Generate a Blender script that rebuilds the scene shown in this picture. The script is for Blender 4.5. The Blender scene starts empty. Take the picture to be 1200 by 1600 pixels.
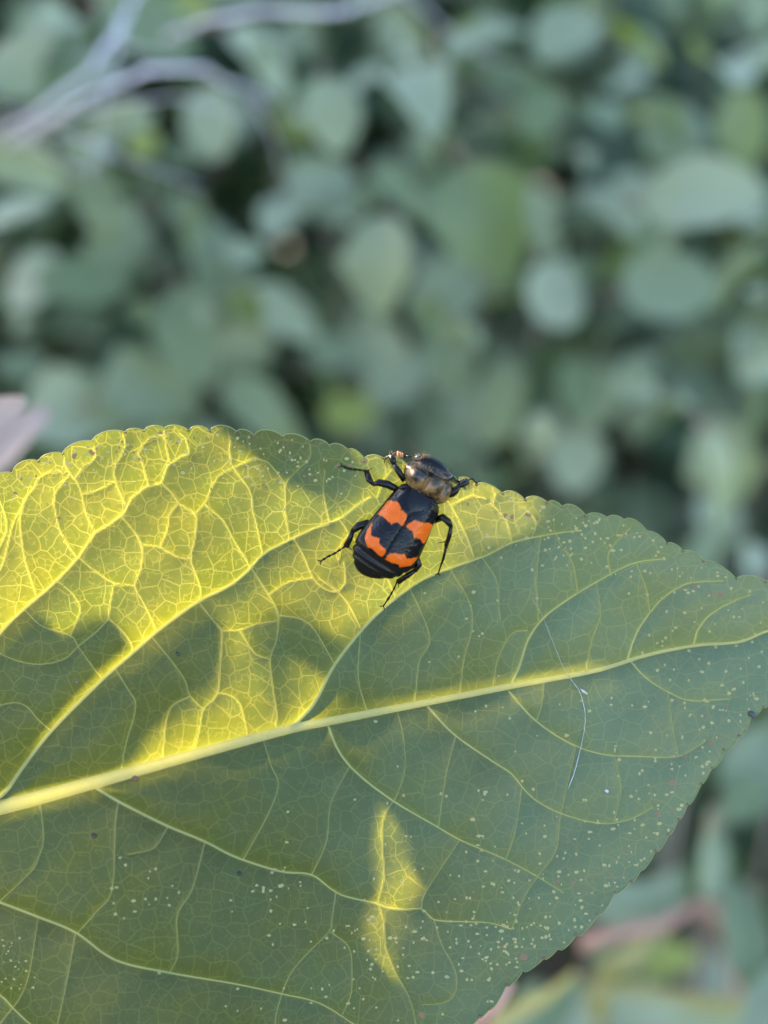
import bpy, bmesh, math, random
import numpy as np
from mathutils import Vector, Matrix
random.seed(7); rng = np.random.default_rng(11)
R = math.radians
sc = bpy.context.scene
C = sc.collection

# ------------------------------------------------------------------ camera
PITCH = R(25.0)
CAM = np.array([0.0, 0.0, 0.95])
RT = np.array([1.0, 0.0, 0.0])
UP = np.array([0.0, math.sin(PITCH), math.cos(PITCH)])
FW = np.array([0.0, math.cos(PITCH), -math.sin(PITCH)])
DIST = 0.16                    # camera to leaf
FOC = 1777.8                   # focal length in units of 1/1200 of the picture width
U = DIST / FOC                 # one leaf unit in metres (about 0.09 mm)
cam_d = bpy.data.cameras.new('camera'); cam = bpy.data.objects.new('camera', cam_d); C.objects.link(cam)
cam.location = CAM; cam.rotation_euler = (R(90) - PITCH, 0, 0)
cam_d.sensor_fit = 'HORIZONTAL'; cam_d.sensor_width = 36; cam_d.lens = 36 * FOC / 1200
cam_d.clip_start = 0.01; cam_d.clip_end = 500
cam_d.dof.use_dof = True; cam_d.dof.focus_distance = DIST - 0.001; cam_d.dof.aperture_fstop = 8.4
sc.camera = cam
sc.render.resolution_x = 768; sc.render.resolution_y = 1024

# ------------------------------------------------------------------ sky, sun, exposure
GRAZE = R(23)
ip = np.array([-0.72, 0.69]); ip /= np.linalg.norm(ip)
SUN = RT * ip[0] * math.cos(GRAZE) + UP * ip[1] * math.cos(GRAZE) + FW * math.sin(GRAZE)   # towards the sun
sun_el = math.asin(SUN[2]); sun_az = math.atan2(SUN[0], SUN[1])
w = bpy.data.worlds.new('World'); sc.world = w; w.use_nodes = True
nt = w.node_tree; bgn = nt.nodes['Background']
sky = nt.nodes.new('ShaderNodeTexSky'); sky.sky_type = 'NISHITA'; sky.sun_disc = False
sky.sun_elevation = sun_el; sky.sun_rotation = sun_az
nt.links.new(sky.outputs[0], bgn.inputs[0]); bgn.inputs[1].default_value = 0.15
sd = bpy.data.lights.new('sun', 'SUN'); sun = bpy.data.objects.new('sun', sd); C.objects.link(sun)
sd.energy = 4.7; sd.angle = R(0.53); sd.color = (1.0, 0.83, 0.58)
sun.rotation_euler = Vector(SUN).to_track_quat('Z', 'Y').to_euler()
sun.location = Vector(SUN) * 5 + Vector((0, 0, 1))
vs = sc.view_settings; vs.view_transform = 'Standard'; vs.look = 'None'; vs.gamma = 1; vs.use_curve_mapping = False
vs.exposure = 2.6
sc.cycles.use_denoising = True
sc.cycles.max_bounces = 8; sc.cycles.diffuse_bounces = 5; sc.cycles.transmission_bounces = 6
sc.cycles.transparent_max_bounces = 8
sc.cycles.sample_clamp_indirect = 6

# ------------------------------------------------------------------ coordinate helpers
def W(x, y, h=0.0):
    """leaf-plane coordinates (x right, y down, h towards the viewer, leaf units) -> world"""
    x = np.asarray(x, float); y = np.asarray(y, float); h = np.asarray(h, float)
    dep = DIST - h * U
    a = (x - 600) / FOC * dep; b = -(y - 800) / FOC * dep
    return CAM + a[..., None] * RT + b[..., None] * UP + dep[..., None] * FW
def V3(x, y, h=0.0): return Vector(W(x, y, h))
def D3(x, y, dep):
    return Vector(CAM + (x - 600) / FOC * dep * RT - (y - 800) / FOC * dep * UP + dep * FW)
def catmull(pts, step):
    P = np.array(pts, float)
    if len(P) < 3:
        n = max(2, int(np.linalg.norm(P[-1] - P[0]) / step) + 1)
        return P[0] + (P[-1] - P[0]) * np.linspace(0, 1, n)[:, None]
    E = np.vstack([2 * P[0] - P[1], P, 2 * P[-1] - P[-2]]); out = []
    for i in range(1, len(E) - 2):
        p0, p1, p2, p3 = E[i - 1], E[i], E[i + 1], E[i + 2]
        n = max(1, int(np.linalg.norm((p2 - p1)[:2]) / step))
        t = np.arange(n)[:, None] / n
        out.append(0.5 * (2 * p1 + (p2 - p0) * t + (2 * p0 - 5 * p1 + 4 * p2 - p3) * t ** 2 + (3 * p1 - p0 - 3 * p2 + p3) * t ** 3))
    out.append(P[-1:]); return np.vstack(out)

# ------------------------------------------------------------------ mesh helpers
class MB:
    def __init__(s): s.v = []; s.f = []; s.m = []
    def add(s, vs_, fs, mi=0):
        o = len(s.v); s.v += [tuple(p) for p in vs_]; s.f += [tuple(i + o for i in f) for f in fs]; s.m += [mi] * len(fs)
    def tube(s, pts, rad, seg=7, mi=0):
        pts = [Vector(p) for p in pts]; n = len(pts); vv = []; ff = []
        up = None
        for i, p in enumerate(pts):
            d = (pts[min(i + 1, n - 1)] - pts[max(i - 1, 0)])
            d = d.normalized() if d.length > 1e-12 else Vector((0, 0, 1))
            if up is None:
                up = d.orthogonal().normalized()
            up = (up - d * up.dot(d)); up = up.normalized() if up.length > 1e-9 else d.orthogonal().normalized()
            sd_ = d.cross(up)
            r = rad[i] if hasattr(rad, '__len__') else rad
            for k in range(seg):
                a = 2 * math.pi * k / seg
                vv.append(p + (up * math.cos(a) + sd_ * math.sin(a)) * r)
        for i in range(n - 1):
            for k in range(seg):
                k2 = (k + 1) % seg
                ff.append((i * seg + k, i * seg + k2, (i + 1) * seg + k2, (i + 1) * seg + k))
        ff.append(tuple(range(seg - 1, -1, -1))); ff.append(tuple((n - 1) * seg + k for k in range(seg)))
        s.add(vv, ff, mi)
    def blob(s, c, ax, n1=8, n2=6, mi=0, jit=0):
        """ellipsoid with three axis vectors"""
        c = Vector(c); A = [Vector(a) for a in ax]; vv = [c + A[2]]; ff = []
        for i in range(1, n2):
            th = math.pi * i / n2
            for k in range(n1):
                ph = 2 * math.pi * k / n1; j = 1 + random.uniform(-jit, jit)
                vv.append(c + (A[0] * math.cos(ph) * math.sin(th) + A[1] * math.sin(ph) * math.sin(th) + A[2] * math.cos(th)) * j)
        vv.append(c - A[2]); L = len(vv) - 1
        for k in range(n1): ff.append((0, 1 + k, 1 + (k + 1) % n1))
        for i in range(n2 - 2):
            for k in range(n1):
                a = 1 + i * n1 + k; b = 1 + i * n1 + (k + 1) % n1
                ff.append((a, a + n1, b + n1, b))
        o = 1 + (n2 - 2) * n1
        for k in range(n1): ff.append((L, o + (k + 1) % n1, o + k))
        s.add(vv, ff, mi)
    def mesh(s, name, mats, smooth=True):
        me = bpy.data.meshes.new(name); me.from_pydata(s.v, [], s.f)
        for m_ in (mats if isinstance(mats, (list, tuple)) else [mats]): me.materials.append(m_)
        me.polygons.foreach_set('material_index', s.m)
        if smooth: me.polygons.foreach_set('use_smooth', [True] * len(s.f))
        me.update(); return me
    def build(s, name, mats, parent=None, smooth=True):
        return link(name, s.mesh(name, mats, smooth), parent)
def link(name, me, parent=None):
    o = bpy.data.objects.new(name, me); C.objects.link(o)
    if parent:
        o.parent = parent; o.matrix_parent_inverse = parent_mat(parent).inverted()
    return o
def parent_mat(p):
    m = p.matrix_basis.copy()
    return parent_mat(p.parent) @ p.matrix_parent_inverse @ m if p.parent else m
def tag(o, label=None, cat=None, group=None, kind=None):
    for k, v in (('label', label), ('category', cat), ('group', group), ('kind', kind)):
        if v: o[k] = v
    return o
def thing(name, loc, label, cat, group=None):
    o = bpy.data.objects.new(name, None); C.objects.link(o); o.location = loc; o.empty_display_size = 0.01
    return tag(o, label, cat, group)

# ------------------------------------------------------------------ materials
def newmat(name):
    m = bpy.data.materials.new(name); m.use_nodes = True; t = m.node_tree
    for n in list(t.nodes): t.nodes.remove(n)
    out = t.nodes.new('ShaderNodeOutputMaterial'); return m, t, out
def N(t, typ, **kw):
    n = t.nodes.new(typ)
    for k, v in kw.items():
        if k == 'inp':
            for a, b in v.items(): n.inputs[a].default_value = b
        else: setattr(n, k, v)
    return n
def mixc(t, fac, a, b, bt='MIX'):
    n = N(t, 'ShaderNodeMix', data_type='RGBA', blend_type=bt)
    for sock, v in ((0, fac), (6, a), (7, b)):
        if hasattr(v, 'is_output'): t.links.new(v, n.inputs[sock])
        elif sock == 0: n.inputs[0].default_value = v
        else: n.inputs[sock].default_value = (*v, 1)
    return n.outputs[2]
def mathn(t, op, a, b=None, c=None, clamp=False):
    n = N(t, 'ShaderNodeMath', operation=op, use_clamp=clamp)
    for i, v in enumerate((a, b, c)):
        if v is None: continue
        if hasattr(v, 'is_output'): t.links.new(v, n.inputs[i])
        else: n.inputs[i].default_value = v
    return n.outputs[0]
def maprange(t, v, a, b, c=0.0, d=1.0):
    n = N(t, 'ShaderNodeMapRange', interpolation_type='SMOOTHSTEP')
    t.links.new(v, n.inputs[0])
    for i, q in enumerate((a, b, c, d)): n.inputs[i + 1].default_value = q
    return n.outputs[0]
def noise(t, vec, scale, detail=3, rough=0.55):
    n = N(t, 'ShaderNodeTexNoise', inp={'Scale': scale, 'Detail': detail, 'Roughness': rough})
    if vec is not None: t.links.new(vec, n.inputs['Vector'])
    return n
def leafshader(t, out, refl, trans, tfac, rough=0.45, spec=0.5, bump=None):
    p = N(t, 'ShaderNodeBsdfPrincipled'); tr = N(t, 'ShaderNodeBsdfTranslucent'); mx = N(t, 'ShaderNodeMixShader')
    for v, sock in ((refl, p.inputs['Base Color']), (trans, tr.inputs['Color'])):
        if hasattr(v, 'is_output'): t.links.new(v, sock)
        else: sock.default_value = (*v, 1)
    p.inputs['Roughness'].default_value = rough; p.inputs['Specular IOR Level'].default_value = spec
    if bump is not None:
        t.links.new(bump, p.inputs['Normal']); t.links.new(bump, tr.inputs['Normal'])
    if hasattr(tfac, 'is_output'): t.links.new(tfac, mx.inputs[0])
    else: mx.inputs[0].default_value = tfac
    t.links.new(p.outputs[0], mx.inputs[1]); t.links.new(tr.outputs[0], mx.inputs[2]); t.links.new(mx.outputs[0], out.inputs[0])
def simple(name, col, rough=0.5, spec=0.5, var=0.3, scale=300, coat=0.0):
    m, t, out = newmat(name); tc = N(t, 'ShaderNodeTexCoord')
    nz = noise(t, tc.outputs['Object'], scale, 4)
    c = mixc(t, nz.outputs['Fac'], tuple(x * (1 - var) for x in col), tuple(min(1, x * (1 + var)) for x in col))
    p = N(t, 'ShaderNodeBsdfPrincipled', inp={'Roughness': rough, 'Specular IOR Level': spec, 'Coat Weight': coat})
    t.links.new(c, p.inputs['Base Color']); t.links.new(p.outputs[0], out.inputs[0]); return m

def mat_blade():
    m, t, out = newmat('leaf_blade')
    at = N(t, 'ShaderNodeAttribute', attribute_name='leaf_pos'); vec = at.outputs['Vector']
    av = N(t, 'ShaderNodeAttribute', attribute_name='vein')
    nw = noise(t, vec, 22, 2)
    sub = N(t, 'ShaderNodeVectorMath', operation='SUBTRACT'); t.links.new(nw.outputs['Color'], sub.inputs[0]); sub.inputs[1].default_value = (.5, .5, .5)
    scl = N(t, 'ShaderNodeVectorMath', operation='SCALE'); t.links.new(sub.outputs[0], scl.inputs[0]); scl.inputs['Scale'].default_value = 0.016
    ad = N(t, 'ShaderNodeVectorMath', operation='ADD'); t.links.new(vec, ad.inputs[0]); t.links.new(scl.outputs[0], ad.inputs[1])
    def vor(scale, feat='DISTANCE_TO_EDGE', rnd=0.95):
        n = N(t, 'ShaderNodeTexVoronoi', feature=feat, inp={'Scale': scale, 'Randomness': rnd}); n.voronoi_dimensions = '2D'
        t.links.new(ad.outputs[0], n.inputs['Vector']); return n
    v4 = maprange(t, vor(36).outputs['Distance'], 0.012, 0.045, 1, 0)
    v5 = maprange(t, vor(95).outputs['Distance'], 0.02, 0.13, 1, 0)
    brk = maprange(t, noise(t, vec, 60, 2).outputs['Fac'], 0.42, 0.6)
    v5 = mathn(t, 'MULTIPLY', v5, brk)
    net = mathn(t, 'MAXIMUM', mathn(t, 'MULTIPLY', v4, 0.6), mathn(t, 'MULTIPLY', v5, 0.42))
    net = mathn(t, 'MAXIMUM', net, av.outputs['Fac'])
    cellc = vor(95, 'F1').outputs['Color']
    sep = N(t, 'ShaderNodeSeparateColor'); t.links.new(cellc, sep.inputs[0])
    big = noise(t, vec, 6, 3).outputs['Fac']
    cell = mixc(t, sep.outputs[0], (0.39, 0.42, 0.010), (0.52, 0.50, 0.018))
    cell = mixc(t, maprange(t, big, .35, .7), cell, (0.34, 0.40, 0.012))
    trans = mixc(t, net, cell, (0.95, 0.86, 0.14))
    fine = noise(t, vec, 420, 2).outputs['Fac']
    refl = mixc(t, big, (0.017, 0.031, 0.010), (0.033, 0.052, 0.018))
    refl = mixc(t, mathn(t, 'MULTIPLY', fine, 0.5), refl, (0.040, 0.062, 0.025))
    refl = mixc(t, mathn(t, 'MULTIPLY', net, 0.05), refl, (0.20, 0.25, 0.12))
    sx = N(t, 'ShaderNodeSeparateXYZ'); t.links.new(vec, sx.inputs[0])      # sky sheen painted into the colour, paler towards the leaf tip
    tip_sheen = mathn(t, 'MULTIPLY', maprange(t, mathn(t, 'MULTIPLY_ADD', big, .5, sx.outputs[0]), .55, 1.45), .7)
    refl = mixc(t, tip_sheen, refl, (0.105, 0.155, 0.105))
    hgt = mathn(t, 'ADD', mathn(t, 'MULTIPLY', net, -0.6), mathn(t, 'MULTIPLY', fine, 0.35))
    bp = N(t, 'ShaderNodeBump', inp={'Strength': 0.25, 'Distance': 0.0001}); t.links.new(hgt, bp.inputs['Height'])
    tf = mathn(t, 'MULTIPLY_ADD', av.outputs['Fac'], 0.22, mathn(t, 'MULTIPLY_ADD', net, 0.04, 0.19))
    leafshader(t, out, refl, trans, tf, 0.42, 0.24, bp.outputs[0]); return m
def mat_vein(name, refl, trans, tf=0.5):
    m, t, out = newmat(name); tc = N(t, 'ShaderNodeTexCoord')
    nz = noise(t, tc.outputs['Object'], 900, 3).outputs['Fac']
    leafshader(t, out, mixc(t, nz, tuple(x * .75 for x in refl), tuple(x * 1.2 for x in refl)), trans, tf, 0.5, 0.4); return m
def mat_foliage(name, dark, light, trans, island=False, tf=0.35, rough=0.45, odd=None):
    m, t, out = newmat(name)
    if island: rnd = N(t, 'ShaderNodeNewGeometry').outputs['Random Per Island']
    else: rnd = N(t, 'ShaderNodeObjectInfo').outputs['Random']
    tc = N(t, 'ShaderNodeTexCoord'); nz = noise(t, tc.outputs['Object'], 60, 3).outputs['Fac']
    c = mixc(t, rnd, dark, light); c = mixc(t, mathn(t, 'MULTIPLY', nz, .3), c, tuple(x * .6 for x in dark))
    if odd: c = mixc(t, maprange(t, rnd, .955, .97), c, odd)
    leafshader(t, out, c, trans, tf, rough, 0.5); return m

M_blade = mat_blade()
M_mid = mat_vein('midrib', (0.40, 0.40, 0.20), (0.97, 0.88, 0.32), 0.5)
M_lat = mat_vein('side_vein', (0.30, 0.34, 0.18), (0.97, 0.90, 0.28), 0.5)
M_ter = mat_vein('fine_vein', (0.15, 0.195, 0.12), (0.97, 0.90, 0.25), 0.5)
M_rim = mat_vein('leaf_rim', (0.22, 0.25, 0.11), (0.8, 0.78, 0.3), 0.35)
M_spot = mat_vein('spot', (0.44, 0.39, 0.18), (0.75, 0.55, 0.25), 0.4)
M_scab = mat_vein('brown_spot', (0.24, 0.14, 0.085), (0.5, 0.25, 0.08), 0.3)
M_bg = mat_foliage('shrub_leaf', (0.14, 0.185, 0.09), (0.44, 0.46, 0.32), (0.20, 0.30, 0.04), odd=(0.28, 0.30, 0.06))
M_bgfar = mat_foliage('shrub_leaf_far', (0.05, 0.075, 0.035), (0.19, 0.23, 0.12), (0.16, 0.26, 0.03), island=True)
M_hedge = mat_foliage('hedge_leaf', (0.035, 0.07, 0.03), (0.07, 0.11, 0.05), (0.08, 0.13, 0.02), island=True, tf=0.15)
M_twig = simple('twig', (0.16, 0.12, 0.09), 0.7, 0.3, 0.4, 120)
M_pale = simple('pale_twig', (0.58, 0.53, 0.56), 0.7, 0.3, 0.3, 120)
M_soil = None

# ------------------------------------------------------------------ the ground
def make_ground():
    m, t, out = newmat('soil'); tc = N(t, 'ShaderNodeTexCoord')
    n1 = noise(t, tc.outputs['Object'], 3, 6, .6).outputs['Fac']; n2 = noise(t, tc.outputs['Object'], 45, 5, .6).outputs['Fac']
    c = mixc(t, n1, (0.045, 0.036, 0.026), (0.09, 0.075, 0.05)); c = mixc(t, maprange(t, n2, .5, .7), c, (0.05, 0.07, 0.03))
    bp = N(t, 'ShaderNodeBump', inp={'Strength': .8, 'Distance': .02}); t.links.new(n2, bp.inputs['Height'])
    p = N(t, 'ShaderNodeBsdfPrincipled', inp={'Roughness': .9}); t.links.new(c, p.inputs['Base Color']); t.links.new(bp.outputs[0], p.inputs['Normal'])
    t.links.new(p.outputs[0], out.inputs[0])
    b = MB(); n = 60; X = np.sign(np.linspace(-1, 1, n)) * np.abs(np.linspace(-1, 1, n)) ** 3 * 200
    vv = [(x, y, 0.03 * math.sin(x * 2.1) * math.cos(y * 1.7) - 0.03) for y in X for x in X]
    ff = [(j * n + i, j * n + i + 1, (j + 1) * n + i + 1, (j + 1) * n + i) for j in range(n - 1) for i in range(n - 1)]
    b.add(vv, ff); tag(b.build('ground', m), kind='structure')
make_ground()

# ------------------------------------------------------------------ the big leaf: outline, veins, relief
UPM = [(-430, 1350), (-425, 1290), (-405, 1190), (-355, 1080), (-285, 980), (-205, 895), (-135, 835), (-75, 790), (-22, 757), (19, 739), (60, 721), (98, 709),
       (144, 690), (195, 676), (225, 674), (257, 670), (295, 673), (328, 674), (369, 675), (397, 681), (441, 683), (485, 691), (515, 697), (543, 703), (569, 718),
       (600, 717), (640, 732), (680, 742), (715, 750), (745, 757), (785, 772), (820, 782), (855, 786), (915, 807), (975, 813), (1042, 850), (1067, 862), (1100, 877),
       (1150, 905), (1197, 909), (1240, 932), (1272, 955), (1296, 972)]
LOM = [(-430, 1354), (-420, 1420), (-370, 1500), (-280, 1600), (-150, 1680), (-75, 1712), (0, 1735), (75, 1752), (150, 1760), (225, 1764), (300, 1760), (375, 1748), (450, 1730),
       (505, 1712), (560, 1690), (600, 1671), (640, 1650), (672, 1632), (700, 1615), (728, 1602), (750, 1588), (765, 1576), (791, 1539), (817, 1516), (849, 1497), (872, 1481), (900, 1460), (934, 1428),
       (960, 1394), (986, 1377), (1001, 1359), (1024, 1329), (1044, 1304), (1059, 1280), (1074, 1256), (1095, 1224), (1112, 1199), (1132, 1171), (1155, 1149), (1174, 1119), (1192, 1104),
       (1215, 1078), (1245, 1040), (1270, 1010), (1296, 976)]
MID = [(-430, 1352, 13), (-200, 1306, 12.5), (0, 1262, 12), (150, 1222, 10.5), (300, 1180, 9.5), (450, 1140, 8.5), (515, 1127, 8), (640, 1103, 7), (800, 1072, 6), (930, 1048, 4.5),
       (1010, 1024, 3.6), (1085, 1009, 3), (1155, 1003, 2.6), (1200, 986, 2.2), (1250, 978, 1.8), (1294, 974, 1)]
LAT = [[(-150, 1297), (-80, 1170), (-40, 1050), (0, 990), (40, 950), (80, 916), (122, 872), (150, 832), (190, 808), (197, 788), (225, 762), (252, 755), (265, 722), (296, 709)],
       [(-70, 1280), (0, 1245), (35, 1200), (82, 1140), (162, 1060), (210, 1018), (248, 985), (310, 940), (360, 915), (392, 888), (412, 865), (455, 843), (500, 822), (530, 812), (550, 795), (578, 777)],
       [(452, 1140), (490, 1100), (522, 1040), (565, 985), (600, 950), (650, 912), (690, 893), (760, 868), (800, 848), (860, 835), (905, 829)],
       [(798, 1072), (812, 1040), (825, 1000), (850, 965), (890, 935), (940, 905), (990, 880), (1040, 873)],
       [(980, 1032), (990, 1000), (1003, 975), (1030, 940), (1060, 918), (1085, 910), (1130, 908)],
       [(1083, 1010), (1090, 985), (1110, 960), (1145, 940), (1172, 930)],
       [(148, 1230), (190, 1255), (260, 1290), (320, 1315), (370, 1340), (440, 1362), (487, 1367), (530, 1397), (590, 1412), (620, 1422), (658, 1420), (678, 1437), (720, 1440), (765, 1442), (800, 1452)],
       [(513, 1135), (530, 1175), (560, 1210), (615, 1252), (680, 1290), (720, 1313), (790, 1343), (840, 1370), (880, 1395)],
       [(668, 1104), (710, 1148), (770, 1190), (800, 1210), (830, 1245), (876, 1271), (940, 1287), (985, 1280), (1020, 1262)],
       [(795, 1080), (830, 1120), (870, 1150), (910, 1170), (950, 1180), (1000, 1182), (1060, 1182), (1100, 1160)],
       [(985, 1033), (1010, 1060), (1045, 1082), (1080, 1095), (1140, 1092)],
       [(-200, 1308), (-120, 1350), (-60, 1388), (0, 1410), (60, 1433), (118, 1457), (180, 1500), (265, 1520), (365, 1537), (440, 1553), (500, 1568), (560, 1605), (620, 1640)],
       [(-320, 1332), (-200, 1440), (-60, 1520), (0, 1555), (25, 1580), (60, 1610), (140, 1660), (240, 1690)],
       [(-300, 1328), (-290, 1200), (-240, 1080), (-180, 980), (-100, 890), (-40, 820)]]
LATW = [3.4, 4.2, 3.8, 2.6, 2.2, 1.9, 3.0, 2.5, 2.2, 2.0, 1.6, 3.4, 3.2, 3.2]
TER = [[(56, 928), (45, 895), (38, 870), (33, 835), (31, 810), (34, 795), (40, 778), (53, 762), (65, 742), (85, 738), (105, 737)],
       [(120, 872), (100, 843), (92, 825), (87, 800), (83, 780), (90, 765), (108, 743)], [(148, 832), (133, 800), (128, 772), (117, 748), (106, 738), (100, 715)],
       [(117, 748), (137, 722), (150, 718), (147, 698)], [(128, 772), (150, 768), (165, 760), (180, 752)], [(195, 788), (182, 757), (178, 732), (190, 712), (198, 690), (193, 680)],
       [(232, 758), (222, 722), (216, 710), (228, 690), (240, 682), (262, 682)], [(265, 722), (258, 690), (257, 674)], [(296, 709), (290, 685), (280, 676)],
       [(190, 808), (205, 825), (222, 852), (220, 890), (210, 915), (222, 938), (237, 968), (245, 987)], [(125, 873), (145, 890), (162, 902), (180, 912), (210, 915)],
       [(222, 852), (250, 855), (275, 870), (298, 873)], [(252, 755), (270, 772), (279, 787), (305, 803), (306, 830), (303, 850), (298, 873), (305, 895), (314, 922), (311, 940)],
       [(305, 803), (320, 787), (330, 765), (340, 745), (363, 732), (385, 722), (400, 715)], [(279, 787), (263, 808), (262, 828), (250, 855)], [(363, 732), (359, 710), (360, 688)],
       [(365, 732), (380, 752), (393, 772), (395, 798), (402, 825), (410, 866)], [(322, 790), (350, 815), (362, 838), (392, 888)], [(453, 843), (447, 810), (445, 785), (446, 757), (455, 745), (475, 725), (485, 714), (484, 692)],
       [(446, 757), (430, 735), (418, 722), (397, 716)], [(515, 816), (508, 785), (505, 760), (508, 735)], [(530, 812), (545, 834), (535, 850), (530, 875)], [(545, 834), (560, 850), (575, 870)],
       [(460, 843), (475, 870), (490, 905), (510, 922), (528, 925), (540, 912), (538, 880)], [(393, 888), (420, 930), (435, 960), (432, 1000), (422, 1030), (426, 1070), (433, 1120), (429, 1143)],
       [(310, 940), (335, 972), (347, 985), (344, 1040), (340, 1085), (318, 1108), (312, 1140), (302, 1178)], [(347, 985), (375, 985), (400, 975), (432, 970)], [(375, 985), (387, 1005), (400, 1023), (422, 1030)],
       [(388, 1155), (380, 1115), (372, 1095), (355, 1085), (342, 1083)], [(435, 962), (470, 967), (490, 982), (507, 1010), (524, 1040)], [(528, 925), (545, 945), (565, 985)], [(528, 925), (500, 905)], [(420, 930), (450, 910), (490, 903)],
       [(38, 952), (65, 978), (110, 993), (122, 1010), (147, 1045), (160, 1060)], [(110, 993), (120, 970), (126, 950), (115, 930), (95, 912), (86, 908)], [(170, 967), (172, 945), (178, 912)],
       [(170, 967), (150, 988), (122, 1010), (100, 1030), (60, 1038), (20, 1030), (-20, 1010)], [(170, 967), (190, 985), (205, 1005), (208, 1020)], [(-30, 1112), (0, 1102), (25, 1098), (43, 1105), (60, 1125), (80, 1142)],
       [(180, 1045), (205, 1085), (212, 1098), (208, 1125), (200, 1150), (193, 1180), (190, 1208)], [(237, 995), (275, 1042), (290, 1065), (297, 1088), (318, 1108)], [(297, 1088), (270, 1102), (260, 1125), (257, 1150), (254, 1192)],
       [(62, 1246), (68, 1310), (60, 1340), (50, 1360), (0, 1408)], [(185, 1253), (180, 1290), (175, 1390), (150, 1425), (122, 1457)], [(262, 1292), (240, 1325), (200, 1335)], [(320, 1316), (300, 1390), (277, 1430), (278, 1490), (265, 1520)],
       [(380, 1343), (420, 1270), (435, 1225), (425, 1200), (410, 1152)], [(487, 1367), (510, 1315), (517, 1255), (545, 1200)], [(590, 1412), (600, 1370), (598, 1330), (597, 1290), (605, 1265), (615, 1252), (625, 1230), (633, 1200), (630, 1150), (620, 1108)],
       [(592, 1413), (600, 1440), (602, 1475), (606, 1490), (618, 1520), (640, 1560), (650, 1600)], [(658, 1420), (662, 1400), (680, 1370), (718, 1313)], [(678, 1437), (690, 1475), (712, 1520), (710, 1555), (690, 1568), (660, 1570)],
       [(525, 1394), (518, 1440), (515, 1455), (480, 1490), (455, 1520), (440, 1553)], [(515, 1455), (545, 1480), (550, 1520), (548, 1555), (535, 1585)], [(790, 1343), (805, 1300), (815, 1232)], [(712, 1150), (697, 1210), (685, 1292)],
       [(753, 870), (777, 910), (780, 950), (782, 968)], [(718, 1086), (725, 1030), (738, 980), (733, 940), (705, 892)], [(648, 1101), (655, 1035), (672, 1000), (655, 950), (640, 920)], [(842, 970), (838, 920), (840, 880), (845, 840)],
       [(903, 926), (895, 880), (875, 850), (870, 835)], [(955, 900), (950, 870), (960, 850), (985, 825)], [(915, 1052), (925, 1000), (938, 960), (932, 912)], [(740, 870), (730, 840), (705, 790), (690, 770)], [(705, 790), (740, 775), (760, 780)],
       [(800, 848), (790, 810), (770, 790), (775, 772)], [(830, 842), (838, 815), (820, 795)], [(620, 938), (600, 890), (590, 870)], [(1015, 958), (1010, 920), (995, 882)], [(1060, 1182), (1050, 1130), (1045, 1085)], [(900, 1165), (890, 1210), (876, 1271)],
       [(960, 1181), (970, 1230), (960, 1284)], [(840, 1370), (820, 1400), (800, 1450)], [(876, 1271), (868, 1330), (840, 1370)], [(440, 1553), (430, 1600), (440, 1660)], [(118, 1457), (105, 1530), (90, 1600)], [(0, 1600), (40, 1540), (60, 1433)],
       [(850, 1061), (848, 1095), (838, 1128)], [(575, 1116), (560, 1060), (563, 990)], [(770, 1078), (778, 1030), (800, 990), (825, 985)], [(590, 777), (600, 750), (612, 735)], [(-60, 1060), (-70, 980), (-30, 900), (10, 830), (-5, 770)], [(-10, 995), (-20, 930), (5, 880), (20, 820), (38, 785)]]
# the vein network branches on at random between the traced ones
def vein_list():
    mq = catmull(MID, 6); mq[:, 2] *= np.interp(mq[:, 0], [-400, 100, 700], [1, .95, .75]); out = [('mid', mq)]
    for p, w_ in zip(LAT, LATW):
        q = catmull(p, 6); n = len(q); r = w_ * 0.7 * (1 - 0.8 * np.linspace(0, 1, n) ** 1.1); out.append(('lat', np.c_[q, r]))
    for p in TER:
        q = catmull(p, 6); n = len(q); r = 0.8 * (1 - 0.35 * np.linspace(0, 1, n)); out.append(('ter', np.c_[q, r]))
    return out
VEINS = vein_list()

def margin(pts, up):
    """scalloped single-valued margin: x -> y"""
    xs, ys = [], []; fine = [pts[0]]
    for a_, b_ in zip(pts[:-1], pts[1:]):
        if math.hypot(b_[0] - a_[0], b_[1] - a_[1]) > 60:
            k_ = random.uniform(.38, .62); fine.append((a_[0] + (b_[0] - a_[0]) * k_ + random.uniform(-2, 2), a_[1] + (b_[1] - a_[1]) * k_ + random.uniform(-2, 2) - (1.5 if up else -1.5)))
        fine.append(b_)
    pts = fine
    for i in range(len(pts) - 1):
        (x0, y0), (x1, y1) = pts[i], pts[i + 1]
        L = math.hypot(x1 - x0, y1 - y0); n = max(4, int(L / 2))
        nx, ny = (y1 - y0) / L, -(x1 - x0) / L
        if (ny > 0) == up: nx, ny = -nx, -ny
        amp = min(0.24 * L, 9.5) * (1.0 if up else 0.85) * random.uniform(.75, 1.15)
        for k in range(n):
            t_ = k / n; b = (math.sin(math.pi * t_ ** (0.85 if up else .55))) ** 0.62 * amp
            xs.append(x0 + (x1 - x0) * t_ + nx * b * 0.5); ys.append(y0 + (y1 - y0) * t_ + ny * b)
    xs.append(pts[-1][0]); ys.append(pts[-1][1])
    xs = np.maximum.accumulate(np.array(xs) + np.arange(len(xs)) * 1e-6); return xs, np.array(ys)
UX, UY = margin(UPM, True); LX, LY = margin(LOM, False)
midc = catmull(MID, 4)
def ymid(x): return np.interp(x, midc[:, 0], midc[:, 1])
def yup(x): return np.interp(x, UX, UY)
def ylo(x): return np.interp(x, LX, LY)

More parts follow.
